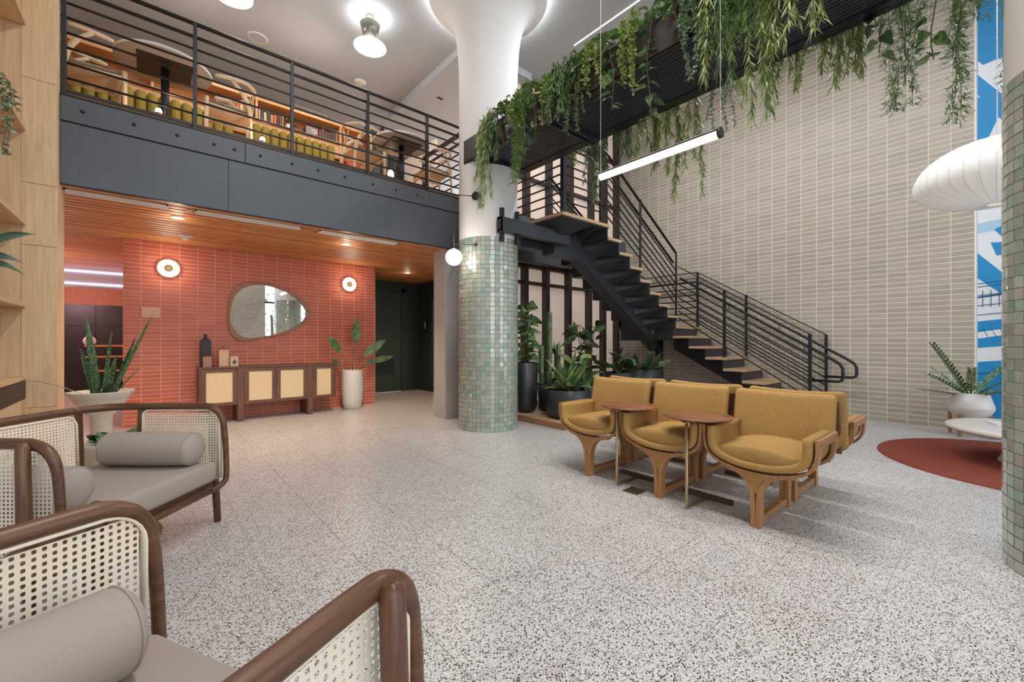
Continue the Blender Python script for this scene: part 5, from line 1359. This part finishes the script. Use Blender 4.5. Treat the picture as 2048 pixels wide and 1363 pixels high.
# cactus
t = pot('tall ribbed column cactus in a black pot behind the bowl planter', (4.72, 4.55, PZ0), vs_prof(0.20, 0.22, 0.42), 'black_pot', 0.35, 0.19, 'planters under the stairs')
def cactus_stem(path, r):
    m = MB(); P = [Vector(p) for p in path]; n = 20; vs = []; fs = []
    for i, p in enumerate(P):
        f_ = r * (1 if i < len(P) - 1 else 0.25)
        for k in range(n):
            a = 2 * PI * k / n; rr = f_ * (1.0 if k % 4 == 0 else 0.62 if k % 4 == 2 else 0.76); vs.append((p.x + rr * math.cos(a), p.y + rr * math.sin(a), p.z))
    for i in range(len(P) - 1):
        for k in range(n): fs.append((i * n + k, i * n + (k + 1) % n, (i + 1) * n + (k + 1) % n, (i + 1) * n + k))
    m.add(vs, fs, True); m.build('stem', 'leaf_mid', t)
cactus_stem([(-0.02, 0.02, 0.33), (-0.02, 0.02, 0.9), (-0.02, 0.02, 1.30), (-0.02, 0.02, 1.50), (-0.02, 0.02, 1.53)], 0.045)
cactus_stem([(-0.13, 0.08, 0.33), (-0.14, 0.08, 0.75), (-0.14, 0.08, 0.99), (-0.14, 0.08, 1.02)], 0.045)
cactus_stem([(0.06, -0.08, 0.33), (0.07, -0.08, 0.80), (0.07, -0.08, 1.00), (0.07, -0.08, 1.03)], 0.04)
# speckled dumb cane
t = pot('speckled yellow green dumb cane in a black pot behind the bowl planter', (4.93, 4.18, PZ0), vs_prof(0.24, 0.26, 0.42), 'black_pot', 0.36, 0.23, 'planters under the stairs')
for i in range(20):
    a = i * 2.4; e = rnd(0.15, 1.2); add_leaf(t, (rnd(-0.05, 0.05), rnd(-0.05, 0.05), 0.36 + (0.25 if i < 6 else 0.05)), sph(a, e), rnd(0.30, 0.42), rnd(0.14, 0.20), rnd(0.3, 0.6), 'oval', 'leaf_var' if i % 5 < 2 else 'leaf_mid', 0.12, nl=7, fold=0.15, twist=rnd(-0.8, 0.8))
# dark yucca
t = pot('spiky dark purple yucca in a black pot near the storefront glass', (5.02, 4.75, PZ0), vs_prof(0.20, 0.22, 0.45), 'black_pot', 0.38, 0.19, 'planters under the stairs')
MB().tube([(0, 0, 0.36), (0.0, 0, 0.85)], 0.02, 7).build('trunk', 'stem_brown', t)
for i in range(34): add_leaf(t, (0, 0, 0.85), sph(i * 2.4, rnd(0.0, 1.35)), rnd(0.25, 0.36), 0.02, rnd(0.0, 0.15), 'lance', 'leaf_red', nl=3)
# rubber-plant like tall tree
t = pot('tall dark leaved plant with broad glossy leaves in front of the storefront', (5.55, 4.55, PZ0), vs_prof(0.22, 0.24, 0.45), 'black_pot', 0.38, 0.21, 'planters under the stairs')
for k, (dx, dy) in enumerate(((-0.12, 0.02), (0.10, -0.05), (0.02, 0.1))): MB().tube([(dx * 0.3, dy * 0.3, 0.36), (dx, dy, 0.95), (dx * 1.6, dy * 1.6, 1.35)], [0.012, 0.009, 0.005], 6).build('trunk', 'stem', t)
for i in range(42):
    k = i % 3; dx, dy = ((-0.12, 0.02), (0.10, -0.05), (0.02, 0.1))[k]; f_ = 0.7 + 0.75 * rnd(0, 1); z = 0.62 + 0.75 * (f_ - 0.7) / 0.75 
    add_leaf(t, (dx * f_, dy * f_, z), sph(i * 2.4, rnd(-0.2, 0.9)), rnd(0.22, 0.32), rnd(0.12, 0.17), rnd(0.2, 0.5), 'oval', ('leaf_dark', 'leaf_mid', 'leaf_mid', 'leaf_red')[i % 4], 0.06, nl=6, fold=0.18, twist=rnd(-1, 1))
# croton in the grey pot
t = pot('dark red and green croton in a charcoal cylinder pot right of the tall plant', (5.70, 4.00, PZ0), vs_prof(0.225, 0.235, 0.57), 'black_pot', 0.50, 0.21, 'planters under the stairs')
for i in range(30):
    z = 0.50 + 0.35 * i / 30; add_leaf(t, (rnd(-0.03, 0.03), rnd(-0.03, 0.03), z), sph(i * 2.4, rnd(0.2, 1.2)), rnd(0.20, 0.30), rnd(0.05, 0.075), rnd(0.1, 0.45), 'lance', 'leaf_red' if i % 3 else 'leaf_mid', 0.03, nl=6, fold=0.2)
# calathea in the big right bowl
t = pot('dark calathea with long arching leaves in the widest black planter by the landing post', (6.22, 3.98, PZ0), vs_prof(0.37, 0.385, 0.61), 'black_pot', 0.55, 0.35, 'planters under the stairs')
for i in range(24):
    a = i * 2.4; e = rnd(0.35, 1.3); add_leaf(t, (0.18 * math.cos(a), 0.18 * math.sin(a), 0.55), sph(a, e), rnd(0.32, 0.44), rnd(0.11, 0.15), rnd(0.1, 0.5), 'lance', 'leaf_dark' if i % 3 else 'leaf_mid', rnd(0.05, 0.12), nl=7, fold=0.2, twist=rnd(-0.7, 0.7))
for a, e, l in ((-0.55, 0.32, 0.55), (-0.75, 0.05, 0.5), (2.4, 0.4, 0.5)): add_leaf(t, (0.2 * math.cos(a), 0.2 * math.sin(a), 0.58), sph(a, e), l, 0.035, 0.45, 'lance', 'leaf_dark', nl=8)

# bird of paradise in the white urn --------------------------------------
t = pot('bird of paradise in a tall white ceramic planter at the end of the sideboard', (2.66, 7.36, 0), [(0, 0), (0.12, 0), (0.135, 0.01), (0.165, 0.15), (0.183, 0.33), (0.18, 0.50), (0.165, 0.66), (0.16, 0.668), (0.148, 0.668), (0.148, 0.62), (0, 0.60)], 'white_pot', 0.60, 0.145)
for base, tip, l, w, m_ in (((0, 0, 0.6), (0.03, -0.05, 1.14), 0.36, 0.115, 'leaf_mid'), ((-0.03, 0, 0.6), (-0.22, -0.05, 0.98), 0.34, 0.10, 'leaf_mid'), ((0.03, 0, 0.6), (0.20, -0.02, 0.90), 0.46, 0.12, 'leaf_mid'), ((0.05, 0, 0.6), (0.36, -0.02, 0.80), 0.34, 0.085, 'leaf_mid'), ((-0.04, 0, 0.6), (-0.22, -0.03, 0.76), 0.16, 0.05, 'leaf_mid'), ((0.05, -0.02, 0.6), (0.22, -0.06, 0.76), 0.22, 0.07, 'leaf_dark')):
    b, e = Vector(base), Vector(tip); d = (e - b).normalized()
    if d.z < 0.95 and l > 0.2: d = (d + Vector((d.x, d.y, 0)) * (0.9 if d.x > 0 else 0.45)).normalized()
    mb = MB(); leaf_pts(mb, e, d, l * 1.2, w * 1.35, 0.12 if d.z < 0.9 else -0.02, d.cross(Vector((0.35, 0.92, -0.15))), 8, 'oval', 0.18)
    lf = mb.build('leaf', m_, t)
    MB().tube([b, (b + e) / 2 + Vector((0, 0, 0.02)), e], [0.009, 0.007, 0.005], 6).build('leaf_stalk', 'stem', lf)

# snake plant and low planter behind the wide cane armchair --------------
t = pot('snake plant in a wide cream conical planter in front of the oak shelving', (-0.31, 4.87, 0), [(0, 0), (0.12, 0), (0.12, 0.02), (0.06, 0.05), (0.07, 0.55), (0.12, 0.60), (0.205, 0.745), (0.21, 0.755), (0.195, 0.755), (0.18, 0.70), (0, 0.68)], 'cream_pot', 0.70, 0.175)
for (bx_, by_, a, e, l, w, dr) in ((-0.03, 0.02, 2.3, 1.42, 0.72, 0.07, 0.0), (0.02, 0.0, -0.6, 1.48, 0.62, 0.05, 0.05), (0.05, -0.03, -0.75, 1.05, 0.75, 0.045, -0.10), (0.06, -0.03, -0.8, 1.15, 0.55, 0.05, -0.05), (-0.04, 0.03, 2.4, 1.3, 0.5, 0.065, 0.08), (-0.04, 0.02, 2.95, 0.62, 0.60, 0.022, 0.25), (0.0, -0.04, -1.2, 0.8, 0.30, 0.05, 0.2), (0.05, -0.05, -0.7, 0.85, 0.42, 0.02, 0.05), (0.03, 0.03, 1.2, 1.2, 0.45, 0.05, 0.1)):
    add_leaf(t, (bx_, by_, 0.68), sph(a, e), l, w, dr, 'strap', 'snake', nl=9, fold=0.35)
t = pot('low cream planter of dark leafy foliage seen through the wide cane armchair', (-0.19, 4.20, 0), [(0, 0), (0.12, 0), (0.13, 0.02), (0.19, 0.42), (0.195, 0.45), (0.18, 0.45), (0.16, 0.40), (0, 0.39)], 'cream_pot', 0.41, 0.16)
for i in range(34): add_leaf(t, (rnd(-0.1, 0.1), rnd(-0.1, 0.1), 0.41), sph(i * 2.4, rnd(0.1, 1.1)), rnd(0.09, 0.15), rnd(0.05, 0.08), 0.4, 'heart', 'leaf_dark' if i % 3 else 'leaf_mid', 0.06, nl=5)

# ZZ plant on its wooden stand -------------------------------------------
t = thing('potted_plant', 'glossy green plant in a white faceted pot on a wooden stand by the mural', 'potted plant', (7.70, 0.24, 0))
pot_cyl(t, [(0, 0.16), (0.12, 0.16), (0.215, 0.34), (0.215, 0.36), (0.165, 0.53), (0.155, 0.53), (0.155, 0.48), (0, 0.47)], 'white_pot', 0.48, 0.15, 10)
for k in range(4):
    a = PI / 4 + k * PI / 2 + 0.35; MB().chbox(0.20 * math.cos(a) - 0.018, 0.20 * math.cos(a) + 0.018, 0.20 * math.sin(a) - 0.018, 0.20 * math.sin(a) + 0.018, 0, 0.27, 0.003).build('stand_leg', 'ply', t)
MB().bar((-0.19, -0.11, 0.14), (0.19, 0.11, 0.14), 0.03, 0.03).build('stand_rail', 'ply', t); MB().bar((0.11, -0.19, 0.11), (-0.11, 0.19, 0.11), 0.03, 0.03).build('stand_rail', 'ply', t)
for (a, e, l) in ((2.55, 0.95, 0.88), (2.5, 0.55, 0.62), (2.2, 0.25, 0.52), (-0.6, 0.75, 0.62), (-0.9, 0.35, 0.5), (3.2, 0.8, 0.55), (1.2, 0.8, 0.5), (-2.0, 0.7, 0.45), (4.0, 0.35, 0.42)):
    d = sph(a, e); side = d.cross(Vector((0, 0, 1))).normalized(); b = Vector((0, 0, 0.47)) + d * 0.03
    pts = [b + d * l * q / 6 + Vector((0, 0, -0.10 * l * (q / 6) ** 2)) for q in range(7)]
    fr_ = MB().tube(pts, [0.010, 0.009, 0.008, 0.007, 0.005, 0.004, 0.002], 6).build('frond_stem', 'leaf_mid', t)
    n = int(l / 0.05)
    for q in range(2, n + 1):
        u = q / n; p = b + d * l * u + Vector((0, 0, -0.10 * l * u * u))
        for s in (-1, 1):
            m = MB(); dr = (side * s * 0.9 + d * 0.75 + Vector((0, 0, 0.25))).normalized()
            leaf_pts(m, p, dr, 0.098 * (1 - 0.35 * u), 0.040, 0.10, d, 4, 'oval', 0.1); m.build('leaf', 'leaf_mid' if (q + s) % 3 else 'leaf_fresh', fr_)

# ================================================================== OAK SHELVING ON THE LEFT
t = thing('oak_shelving', 'tall pale oak shelving along the left edge', 'shelving', (-1.0, 4.0, 0))
SX0, SX1, SY0, SY1 = -1.20, -0.775, 3.76, 5.2
MB().box(SX0 - 0.03, SX0, SY0, SY1, 0, ZC).build('back_panel', 'oak', t, True)
for z in (0.88, 1.475, 2.145, 2.915, 3.78, 4.65, 5.5): MB().chbox(SX0, SX1, SY0, SY1 - 0.002, z - 0.03, z, 0.002).build('shelf', 'oak_h', t, True)
for y in (4.35, SY0): MB().chbox(SX0, SX1 - 0.05, y, y + 0.03, 0.9, ZC, 0.002).build('divider', 'oak', t, True)
MB().chbox(SX0, SX1 + 0.0, SY0, SY1 - 0.002, 0.03, 0.70, 0.003).build('base_cabinet', 'oak', t, True)
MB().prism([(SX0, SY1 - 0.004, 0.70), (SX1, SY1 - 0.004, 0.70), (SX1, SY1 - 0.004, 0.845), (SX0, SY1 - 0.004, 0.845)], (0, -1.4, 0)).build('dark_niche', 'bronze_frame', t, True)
# eucalyptus and philodendron spilling from the shelves
t = thing('trailing_eucalyptus', 'silvery round leaved eucalyptus trailing from the oak shelf', 'hanging plant', (-0.80, 4.46, 2.915))
sb = MB()
for i in range(5):
    pts = strand((rnd(-0.06, 0.0), rnd(-0.05, 0.05), 0.03), Vector((0.08, 0.05 - 0.02 * i, 0)), -0.42 if i < 2 else -rnd(0.15, 0.33), 0.05, 8, 0.05)
    sb.tube(pts, 0.002, 4, caps=False)
    for p, d in along(pts, 0.026):
        a = rnd(0, 2 * PI); m = MB(); dr = Vector((math.cos(a) + 0.3, math.sin(a), rnd(-0.6, 0.2))).normalized(); s_ = rnd(0.032, 0.052)
        leaf_pts(m, p, dr, s_, s_ * 0.85, 0.2, None, 4, 'oval', 0.15, rnd(-1, 1)); m.build('leaf', 'leaf_grey', t)
sb.build('stems', 'stem', t)['kind'] = 'stuff'
t = pot('philodendron with long dark leaves in a small pot on the oak shelf', (-0.98, 4.15, 1.475), [(0, 0), (0.08, 0), (0.10, 0.16), (0.09, 0.16), (0, 0.14)], 'cream_pot', 0.14, 0.085)
for (a, e, l, w, dr, st_) in ((0.35, 0.75, 0.26, 0.055, 0.35, 0.30), (0.1, 0.5, 0.2, 0.06, 0.6, 0.2), (0.0, 0.3, 0.18, 0.05, 0.7, 0.2), (-0.4, 0.7, 0.2, 0.06, 0.4, 0.2), (1.0, 0.8, 0.2, 0.06, 0.4, 0.16), (3.0, 0.9, 0.2, 0.06, 0.4, 0.15)):
    add_leaf(t, (0, 0, 0.13), sph(a, e), l, w, dr, 'lance', 'leaf_dark', st_, nl=7, side=sph(a, e).cross(Vector((0.0, 1.0, -0.25))))

# ================================================================== PASSAGE BEYOND
t = thing('black_cabinet', 'tall black cabinet wall at the end of the passage', 'cabinet', (-1.6, 14.15, 0))
MB().box(-3.0, -0.30, 13.95, 14.38, 0, 2.02).build('body', 'black_cab', t, True)
for i in range(4):
    for j in range(4):
        x = -2.98 + 0.67 * i; z = 0.06 + 0.49 * j
        MB().chbox(x + 0.01, x + 0.65, 13.93, 13.955, z, z + 0.475, 0.002).build('door', 'black_cab', t, True)
t = thing('display_shelf', 'small lit wooden shelf rack in front of the black cabinets', 'shelf', (-0.75, 12.6, 0))
for z in (0.55, 0.85, 1.08): MB().chbox(-1.05, -0.32, 12.4, 12.8, z - 0.03, z, 0.003).build('shelf', 'shelf_warm', t, True)
for x in (-1.03, -0.35): MB().box(x, x + 0.03, 12.42, 12.78, 0, 1.08).build('side', 'black_cab', t, True)
t = thing('ornament_ring', 'small white ring ornament on the passage shelf', 'ornament', (-0.98, 12.55, 1.08))
MB().tube([(0.075 * math.cos(a), 0, 0.09 + 0.075 * math.sin(a)) for a in [2 * PI * k / 20 for k in range(20)]], 0.028, 8, closed=True).build('ring', 'white_pot', t)
light('passage_light', 'POINT', (-1.4, 12.4, 2.2), 55, (1.0, 0.62, 0.66), radius=0.15)
light('passage_near_light', 'POINT', (-1.6, 9.6, 1.9), 34, (1.0, 0.80, 0.72), radius=0.15)

# ================================================================== MEZZANINE FURNITURE
BY = 7.45
t = thing('bookcase', 'long honey wood built in bookcase with an upper book shelf on the mezzanine', 'bookcase', (0.9, 7.7, ZMF))
bx0, bx1 = -0.78, 3.05
MB().box(bx0, bx1, BY + 0.36, BY + 0.40, ZMF, 4.92).build('back', 'shelf_warm', t, True)
MB().chbox(bx0, bx1, BY, BY + 0.38, 4.88, 4.925, 0.003).build('top', 'shelf_warm', t, True)
MB().chbox(bx0, 2.50, BY, BY + 0.38, 4.555, 4.595, 0.003).build('shelf', 'shelf_warm', t, True)
MB().box(bx0, 2.5, BY + 0.02, BY + 0.06, 4.32, 4.555).build('apron', 'shelf_warm', t, True)
for x in (0.0, 1.22, 2.48, 3.02): MB().chbox(x, x + 0.03, BY, BY + 0.38, 4.595 if x < 2.4 else ZMF, 4.88, 0.003).build('upright', 'shelf_warm', t, True)
MB().box(bx0, 2.48, BY + 0.10, BY + 0.14, ZMF, 4.33).build('wainscot', 'shelf_warm', t, True)
MB().chbox(2.51, 3.02, BY, BY + 0.36, 4.18, 4.21, 0.003).build('shelf', 'shelf_warm', t, True)
# books
BC = [srgb(120, 52, 44), srgb(206, 92, 60), srgb(74, 60, 52), srgb(190, 150, 112), srgb(150, 70, 58), srgb(96, 84, 64), srgb(220, 190, 150), srgb(70, 72, 80), srgb(176, 112, 70), srgb(132, 40, 40)]
BN = ['brown red', 'orange', 'dark brown', 'tan', 'dull red', 'olive brown', 'cream', 'slate grey', 'caramel', 'dark red']
bm = [mat('book_cover_%d' % i, c, 0.6) for i, c in enumerate(BC)]; pg = mat('paper', srgb(226, 214, 192), 0.8)
def book(x, w, h, ci, tilt=0.0, where='', k=0):
    t = thing('book', '%s book, %s from the left %s' % (BN[ci], k, where), 'book', (x + w / 2, BY + 0.16, 4.595), 0, 'books on the mezzanine shelf')
    a = MB().box(-w / 2, w / 2, -0.085, -0.078, 0, h).box(-w / 2, -w / 2 + 0.003, -0.085, 0.085, 0, h).box(w / 2 - 0.003, w / 2, -0.085, 0.085, 0, h).build('cover', bm[ci], t)
    MB().box(-w / 2 + 0.003, w / 2 - 0.003, -0.076, 0.078, 0.004, h - 0.004).build('pages', pg, t)
    t.rotation_euler.y = tilt
NUM = ['first', 'second', 'third', 'fourth', 'fifth', 'sixth', 'seventh', 'eighth', 'ninth', 'tenth', 'eleventh', 'twelfth', 'thirteenth', 'fourteenth', 'fifteenth', 'sixteenth', 'seventeenth', 'eighteenth']
for x0, n, where in ((0.72, 13, 'in the row left of the shelf upright'), (1.27, 9, 'in the row right of the shelf upright'), (2.16, 8, 'in the row beside the small radio')):
    x = x0
    for k in range(n):
        w = rnd(0.026, 0.05); 
        if where.startswith('in the row left') and x + w > 1.21: break
        if where.endswith('radio') and x + w > 2.47: break
        book(x, w, rnd(0.15, 0.22), random.randrange(10), 0.0, where, NUM[k]); x += w + 0.003
t = thing('small_radio', 'small brown wooden radio box with a white dial on the mezzanine shelf', 'radio', (2.05, BY + 0.15, 4.595))
MB().rbox((0, 0, 0.08), (0.20, 0.16, 0.16), 0.006, (1.0,)).build('case', 'walnut', t)
MB().tube([(0.03 + 0.03 * math.cos(a), -0.084, 0.085 + 0.03 * math.sin(a)) for a in [2 * PI * k / 16 for k in range(16)]], 0.008, 6, closed=True).build('dial', 'white_paint', t)
def bush(label, loc, r, n, m, potm='white_pot', pr=0.06, ph=0.10, kind='heart', trail=0, ls=0.07):
    t = thing('potted_plant', label, 'potted plant', loc, 0)
    pot_cyl(t, [(0, 0), (pr * 0.8, 0), (pr, ph), (pr * 0.86, ph), (0, ph * 0.85)], potm, ph * 0.87, pr * 0.8, 20)
    for i in range(n): add_leaf(t, (rnd(-pr, pr) * .5, rnd(-pr, pr) * .5, ph), sph(i * 2.4, rnd(0.0, 1.3)), ls * rnd(.8, 1.2), ls * 0.7, 0.4, kind, m, r * rnd(0.4, 1), nl=4)
    for i in range(trail):
        p = Vector((rnd(-0.05, 0.05), -0.20, -0.02 - 0.035 * i)); add_leaf(t, p, Vector((rnd(-1, 1), -0.6, -0.5)), ls, ls * 0.7, 0.3, kind, m, 0.02, nl=4)
bush('small leafy plant in a white pot spilling over the book shelf', (1.72, BY + 0.14, 4.595), 0.08, 16, 'leaf_mid', trail=6)
bush('small fern in a tan pot at the oak end of the mezzanine shelf', (-0.52, BY + 0.12, 4.595), 0.10, 26, 'leaf_grey', 'ply', 0.07, 0.09, 'lance', 0, 0.09)
t = thing('terracotta_pot', 'squat terracotta ribbed pot on the mezzanine side shelf', 'pot', (2.74, BY + 0.14, 4.21))
MB().lathe([(0, 0), (0.12, 0), (0.15, 0.05), (0.125, 0.09), (0.155, 0.14), (0.12, 0.20), (0.13, 0.24), (0.09, 0.28), (0.08, 0.28), (0, 0.26)], 28).build('body', mat('terracotta', srgb(196, 88, 52), 0.5), t)
bush('leafy plant in a white pot on the mezzanine floor below the terracotta pot', (2.62, BY - 0.05, ZMF), 0.22, 24, 'leaf_mid', 'white_pot', 0.13, 0.30, 'lance', 0, 0.16)
# channelled banquettes
def banquette(x0, n, label):
    t = thing('banquette', label, 'bench', (x0 + n * 0.06, BY - 0.29, ZMF), 0, 'olive channelled banquettes')
    MB().rbox((0, -0.10, 0.40), (n * 0.12, 0.42, 0.12), 0.04).build('seat_cushion', 'olive', t)
    MB().box(-n * 0.06 + 0.02, n * 0.06 - 0.02, -0.26, 0.18, 0.0, 0.34).build('base', 'shelf_warm', t)
    for k in range(n):
        x = -n * 0.06 + 0.12 * (k + 0.5); m = MB()
        m.rbox((x, 0.20, 0.78), (0.118, 0.14, 0.56), 0.056, (0.1, 0.4, 1.0)); m.build('back_channel', 'olive', t)
banquette(-0.76, 14, 'olive channelled banquette at the oak end of the mezzanine'); banquette(1.16, 10, 'olive channelled banquette under the radio on the mezzanine')
# tables
def cafe_table(x, y, label):
    t = thing('cafe_table', label, 'table', (x, y, ZMF), 0, 'round mezzanine tables')
    MB().lathe([(0, 0.715), (0.40, 0.715), (0.412, 0.725), (0.412, 0.742), (0.40, 0.75), (0, 0.75)], 48).build('tabletop', mat('table_underside', srgb(172, 160, 152), 0.6) if 'table_underside' not in bpy.data.materials else bpy.data.materials['table_underside'], t)
    MB().lathe([(0.413, 0.722), (0.4165, 0.726), (0.4165, 0.746), (0.413, 0.75)], 48).build('edge_band', 'white_paint', t)
    MB().rbox((0, 0, 0.707), (0.46, 0.46, 0.014), 0.003, (1.0,)).build('plate', 'black_cab', t)
    MB().cyl((0, 0, 0.02), (0, 0, 0.705), 0.036, 16).build('post', 'black_metal', t)
    MB().lathe([(0, 0), (0.24, 0), (0.24, 0.01), (0.05, 0.03)], 28).build('base', 'black_metal', t)
cafe_table(0.118, 5.90, 'round mezzanine table on a black post near the oak wall'); cafe_table(2.87, 5.90, 'round mezzanine table on a black post near the white column')
# wishbone chairs
def wish_chair():
    t = thing('wishbone_chair', 'x', 'chair', (0, 0, 0), 0, 'pale wishbone chairs on the mezzanine')
    for s in (-1, 1):
        MB().tube([(0.21, s * 0.245, 0), (0.21, s * 0.245, 0.46)], [0.018, 0.024], 10).build('leg', 'ash', t)
        MB().tube(interp([(-0.22, s * 0.20, 0), (-0.20, s * 0.205, 0.42), (-0.13, s * 0.235, 0.60), (-0.02, s * 0.275, 0.71)], 4), [0.017] * 4 + [0.026] * 5 + [0.020] * 4, 10).build('leg', 'ash', t)
        MB().cyl((0.21, s * 0.245, 0.40), (-0.20, s * 0.205, 0.37), 0.012, 8).build('side_stretcher', 'ash', t)
        MB().cyl((0.21, s * 0.245, 0.24), (-0.205, s * 0.203, 0.22), 0.010, 8).build('side_stretcher', 'ash', t)
        MB().tube(interp([(-0.225, s * 0.02, 0.44), (-0.25, s * 0.03, 0.56), (-0.235, s * 0.09, 0.72)], 4), 0.012, 6, flat=0.6).build('back_splat', 'ash', t)
    MB().cyl((0.21, -0.245, 0.43), (0.21, 0.245, 0.43), 0.017, 8).build('front_rail', 'ash', t)
    MB().box(0.195, 0.215, -0.235, 0.235, 0.33, 0.375).build('front_apron', 'ash', t)
    MB().cyl((-0.20, -0.205, 0.42), (-0.20, 0.205, 0.42), 0.015, 8).build('back_rail', 'ash', t)
    rail = interp([(0.13, 0.27, 0.71), (-0.02, 0.275, 0.72), (-0.16, 0.235, 0.735), (-0.24, 0.12, 0.745), (-0.265, 0, 0.75), (-0.24, -0.12, 0.745), (-0.16, -0.235, 0.735), (-0.02, -0.275, 0.72), (0.13, -0.27, 0.71)], 4)
    MB().tube(rail, [0.014] + [0.021] * (len(rail) - 2) + [0.014], 10).build('top_rail', 'ash', t)
    m = MB()
    c_ = (0.0, 0.0, 0.425)
    q = [(0.21, -0.235, 0.448), (0.21, 0.235, 0.448), (-0.20, 0.195, 0.436), (-0.20, -0.195, 0.436)]
    lo = [(p[0], p[1], p[2] - 0.034) for p in q]; cl2 = (0, 0, 0.405)
    m.add(q + [c_], [(0, 1, 4), (1, 2, 4), (2, 3, 4), (3, 0, 4)]); m.add(lo + [cl2], [(1, 0, 4), (2, 1, 4), (3, 2, 4), (0, 3, 4)])
    m.build('woven_seat', mat('paper_cord', srgb(226, 216, 200), 0.8, noise=0.1, nscale=120), t)
    return t
w0 = wish_chair()
for i, (x, y, a, lb) in enumerate(((-0.44, 5.93, 8, 'pale wishbone chair at the oak wall side of the left mezzanine table'), (0.69, 5.92, 176, 'pale wishbone chair at the right side of the left mezzanine table'),
                                   (2.30, 5.95, 5, 'pale wishbone chair at the left side of the right mezzanine table'), (3.42, 5.90, 176, 'pale wishbone chair half hidden behind the white column on the mezzanine'))):
    o = w0 if i == 0 else copy_tree(w0)
    o.location = (x, y, ZMF); o.rotation_euler.z = R(a); o['label'] = lb
# small lamps along the floor edge of the mezzanine
def edge_lamp(x, label, y=YF + 0.10, z=ZMF):
    t = thing('step_light', label, 'floor lamp', (x, y, z), 0, 'small warm floor lights on the mezzanine edge')
    MB().lathe([(0, 0), (0.03, 0), (0.03, 0.03), (0, 0.03)], 14).build('base', 'brass', t)
    MB().lathe([(0, 0.03), (0.026, 0.03), (0.028, 0.055), (0.018, 0.075), (0, 0.08)], 14).build('lens', 'glow_warm', t)
    light('step_lamp', 'POINT', (x, y + 0.06, z + 0.12), 2.2, (1.0, 0.84, 0.66), radius=0.03)
edge_lamp(0.06, 'small glowing floor light under the left mezzanine table'); edge_lamp(0.96, 'small glowing floor light right of the left mezzanine chairs')
t = thing('table_lantern', 'small glowing lantern behind the right mezzanine table', 'lamp', (3.02, 6.6, ZMF + 0.0))
MB().cyl((0, 0, 0), (0, 0, 0.50), 0.012, 8).build('stand', 'brass', t); MB().lathe([(0, 0.50), (0.045, 0.50), (0.05, 0.55), (0.03, 0.60), (0, 0.60)], 16).build('shade', 'glow_warm', t)
# dark glazed partition and doorway on the right of the mezzanine
w = struct('door_2', MB().box(3.15, 4.15, 7.98, 8.04, ZM, 5.35), mat('slate_blue', srgb(66, 74, 82), 0.4), 'slate blue glazed double door at the back of the mezzanine')
for x in (3.12, 3.45, 3.62, 3.80, 4.12): MB().chbox(x, x + 0.05, 7.94, 8.0, ZM, 5.4, 0.003).build('door_frame', 'bronze_frame', w)
for x in (3.30, 3.70): MB().cyl((x, 7.92, ZM + 0.3), (x, 7.92, ZM + 1.6), 0.012, 8).build('pull', 'brass', w)
struct('wall_mezzanine_partition', MB().box(3.95, 4.0, 6.75, 8.0, ZM, ZM + 1.55), 'pane_beige', 'beige partition beside the mezzanine rail')
for (x, y, pw, nm) in ((0.3, 7.0, 5, 'shelf_lamp'), (1.9, 7.0, 5, 'shelf_lamp')): light('mezzanine_' + nm, 'POINT', (x, y, ZM + 1.95), pw, (1.0, 0.85, 0.68), radius=0.12)

# ================================================================== STREET TREES BEYOND THE GLAZING (seen in the mirror)
for x, y, lb in ((4.4, -7.6, 'street tree outside the glazing behind the camera, nearer'), (6.6, -8.6, 'street tree outside the glazing behind the camera, farther')):
    t = thing('street_tree', lb, 'tree', (x, y, 0), 0, 'street trees behind the camera')
    MB().tube([(0, 0, -0.1), (0.05, 0, 1.2), (0, 0.05, 2.4)], [0.10, 0.08, 0.05], 8).build('trunk', 'stem_brown', t)
    m = MB()
    for i in range(420):
        d = Vector((rnd(-1, 1), rnd(-1, 1), rnd(-1, 1)))
        if d.length > 1: continue
        leaf_pts(m, Vector((d.x * 1.3, d.y * 1.3, 2.4 + d.z * 1.3)), Vector((rnd(-1, 1), rnd(-1, 1), rnd(-0.6, 0.4))), 0.22, 0.14, 0.2, None, 2, 'oval')
    m.build('foliage', 'leaf_fresh', t)['kind'] = 'stuff'
struct('ground', MB().box(-12, 16, -24, -4.6, -0.3, -0.05), 'concrete', 'pale pavement outside the glazing')
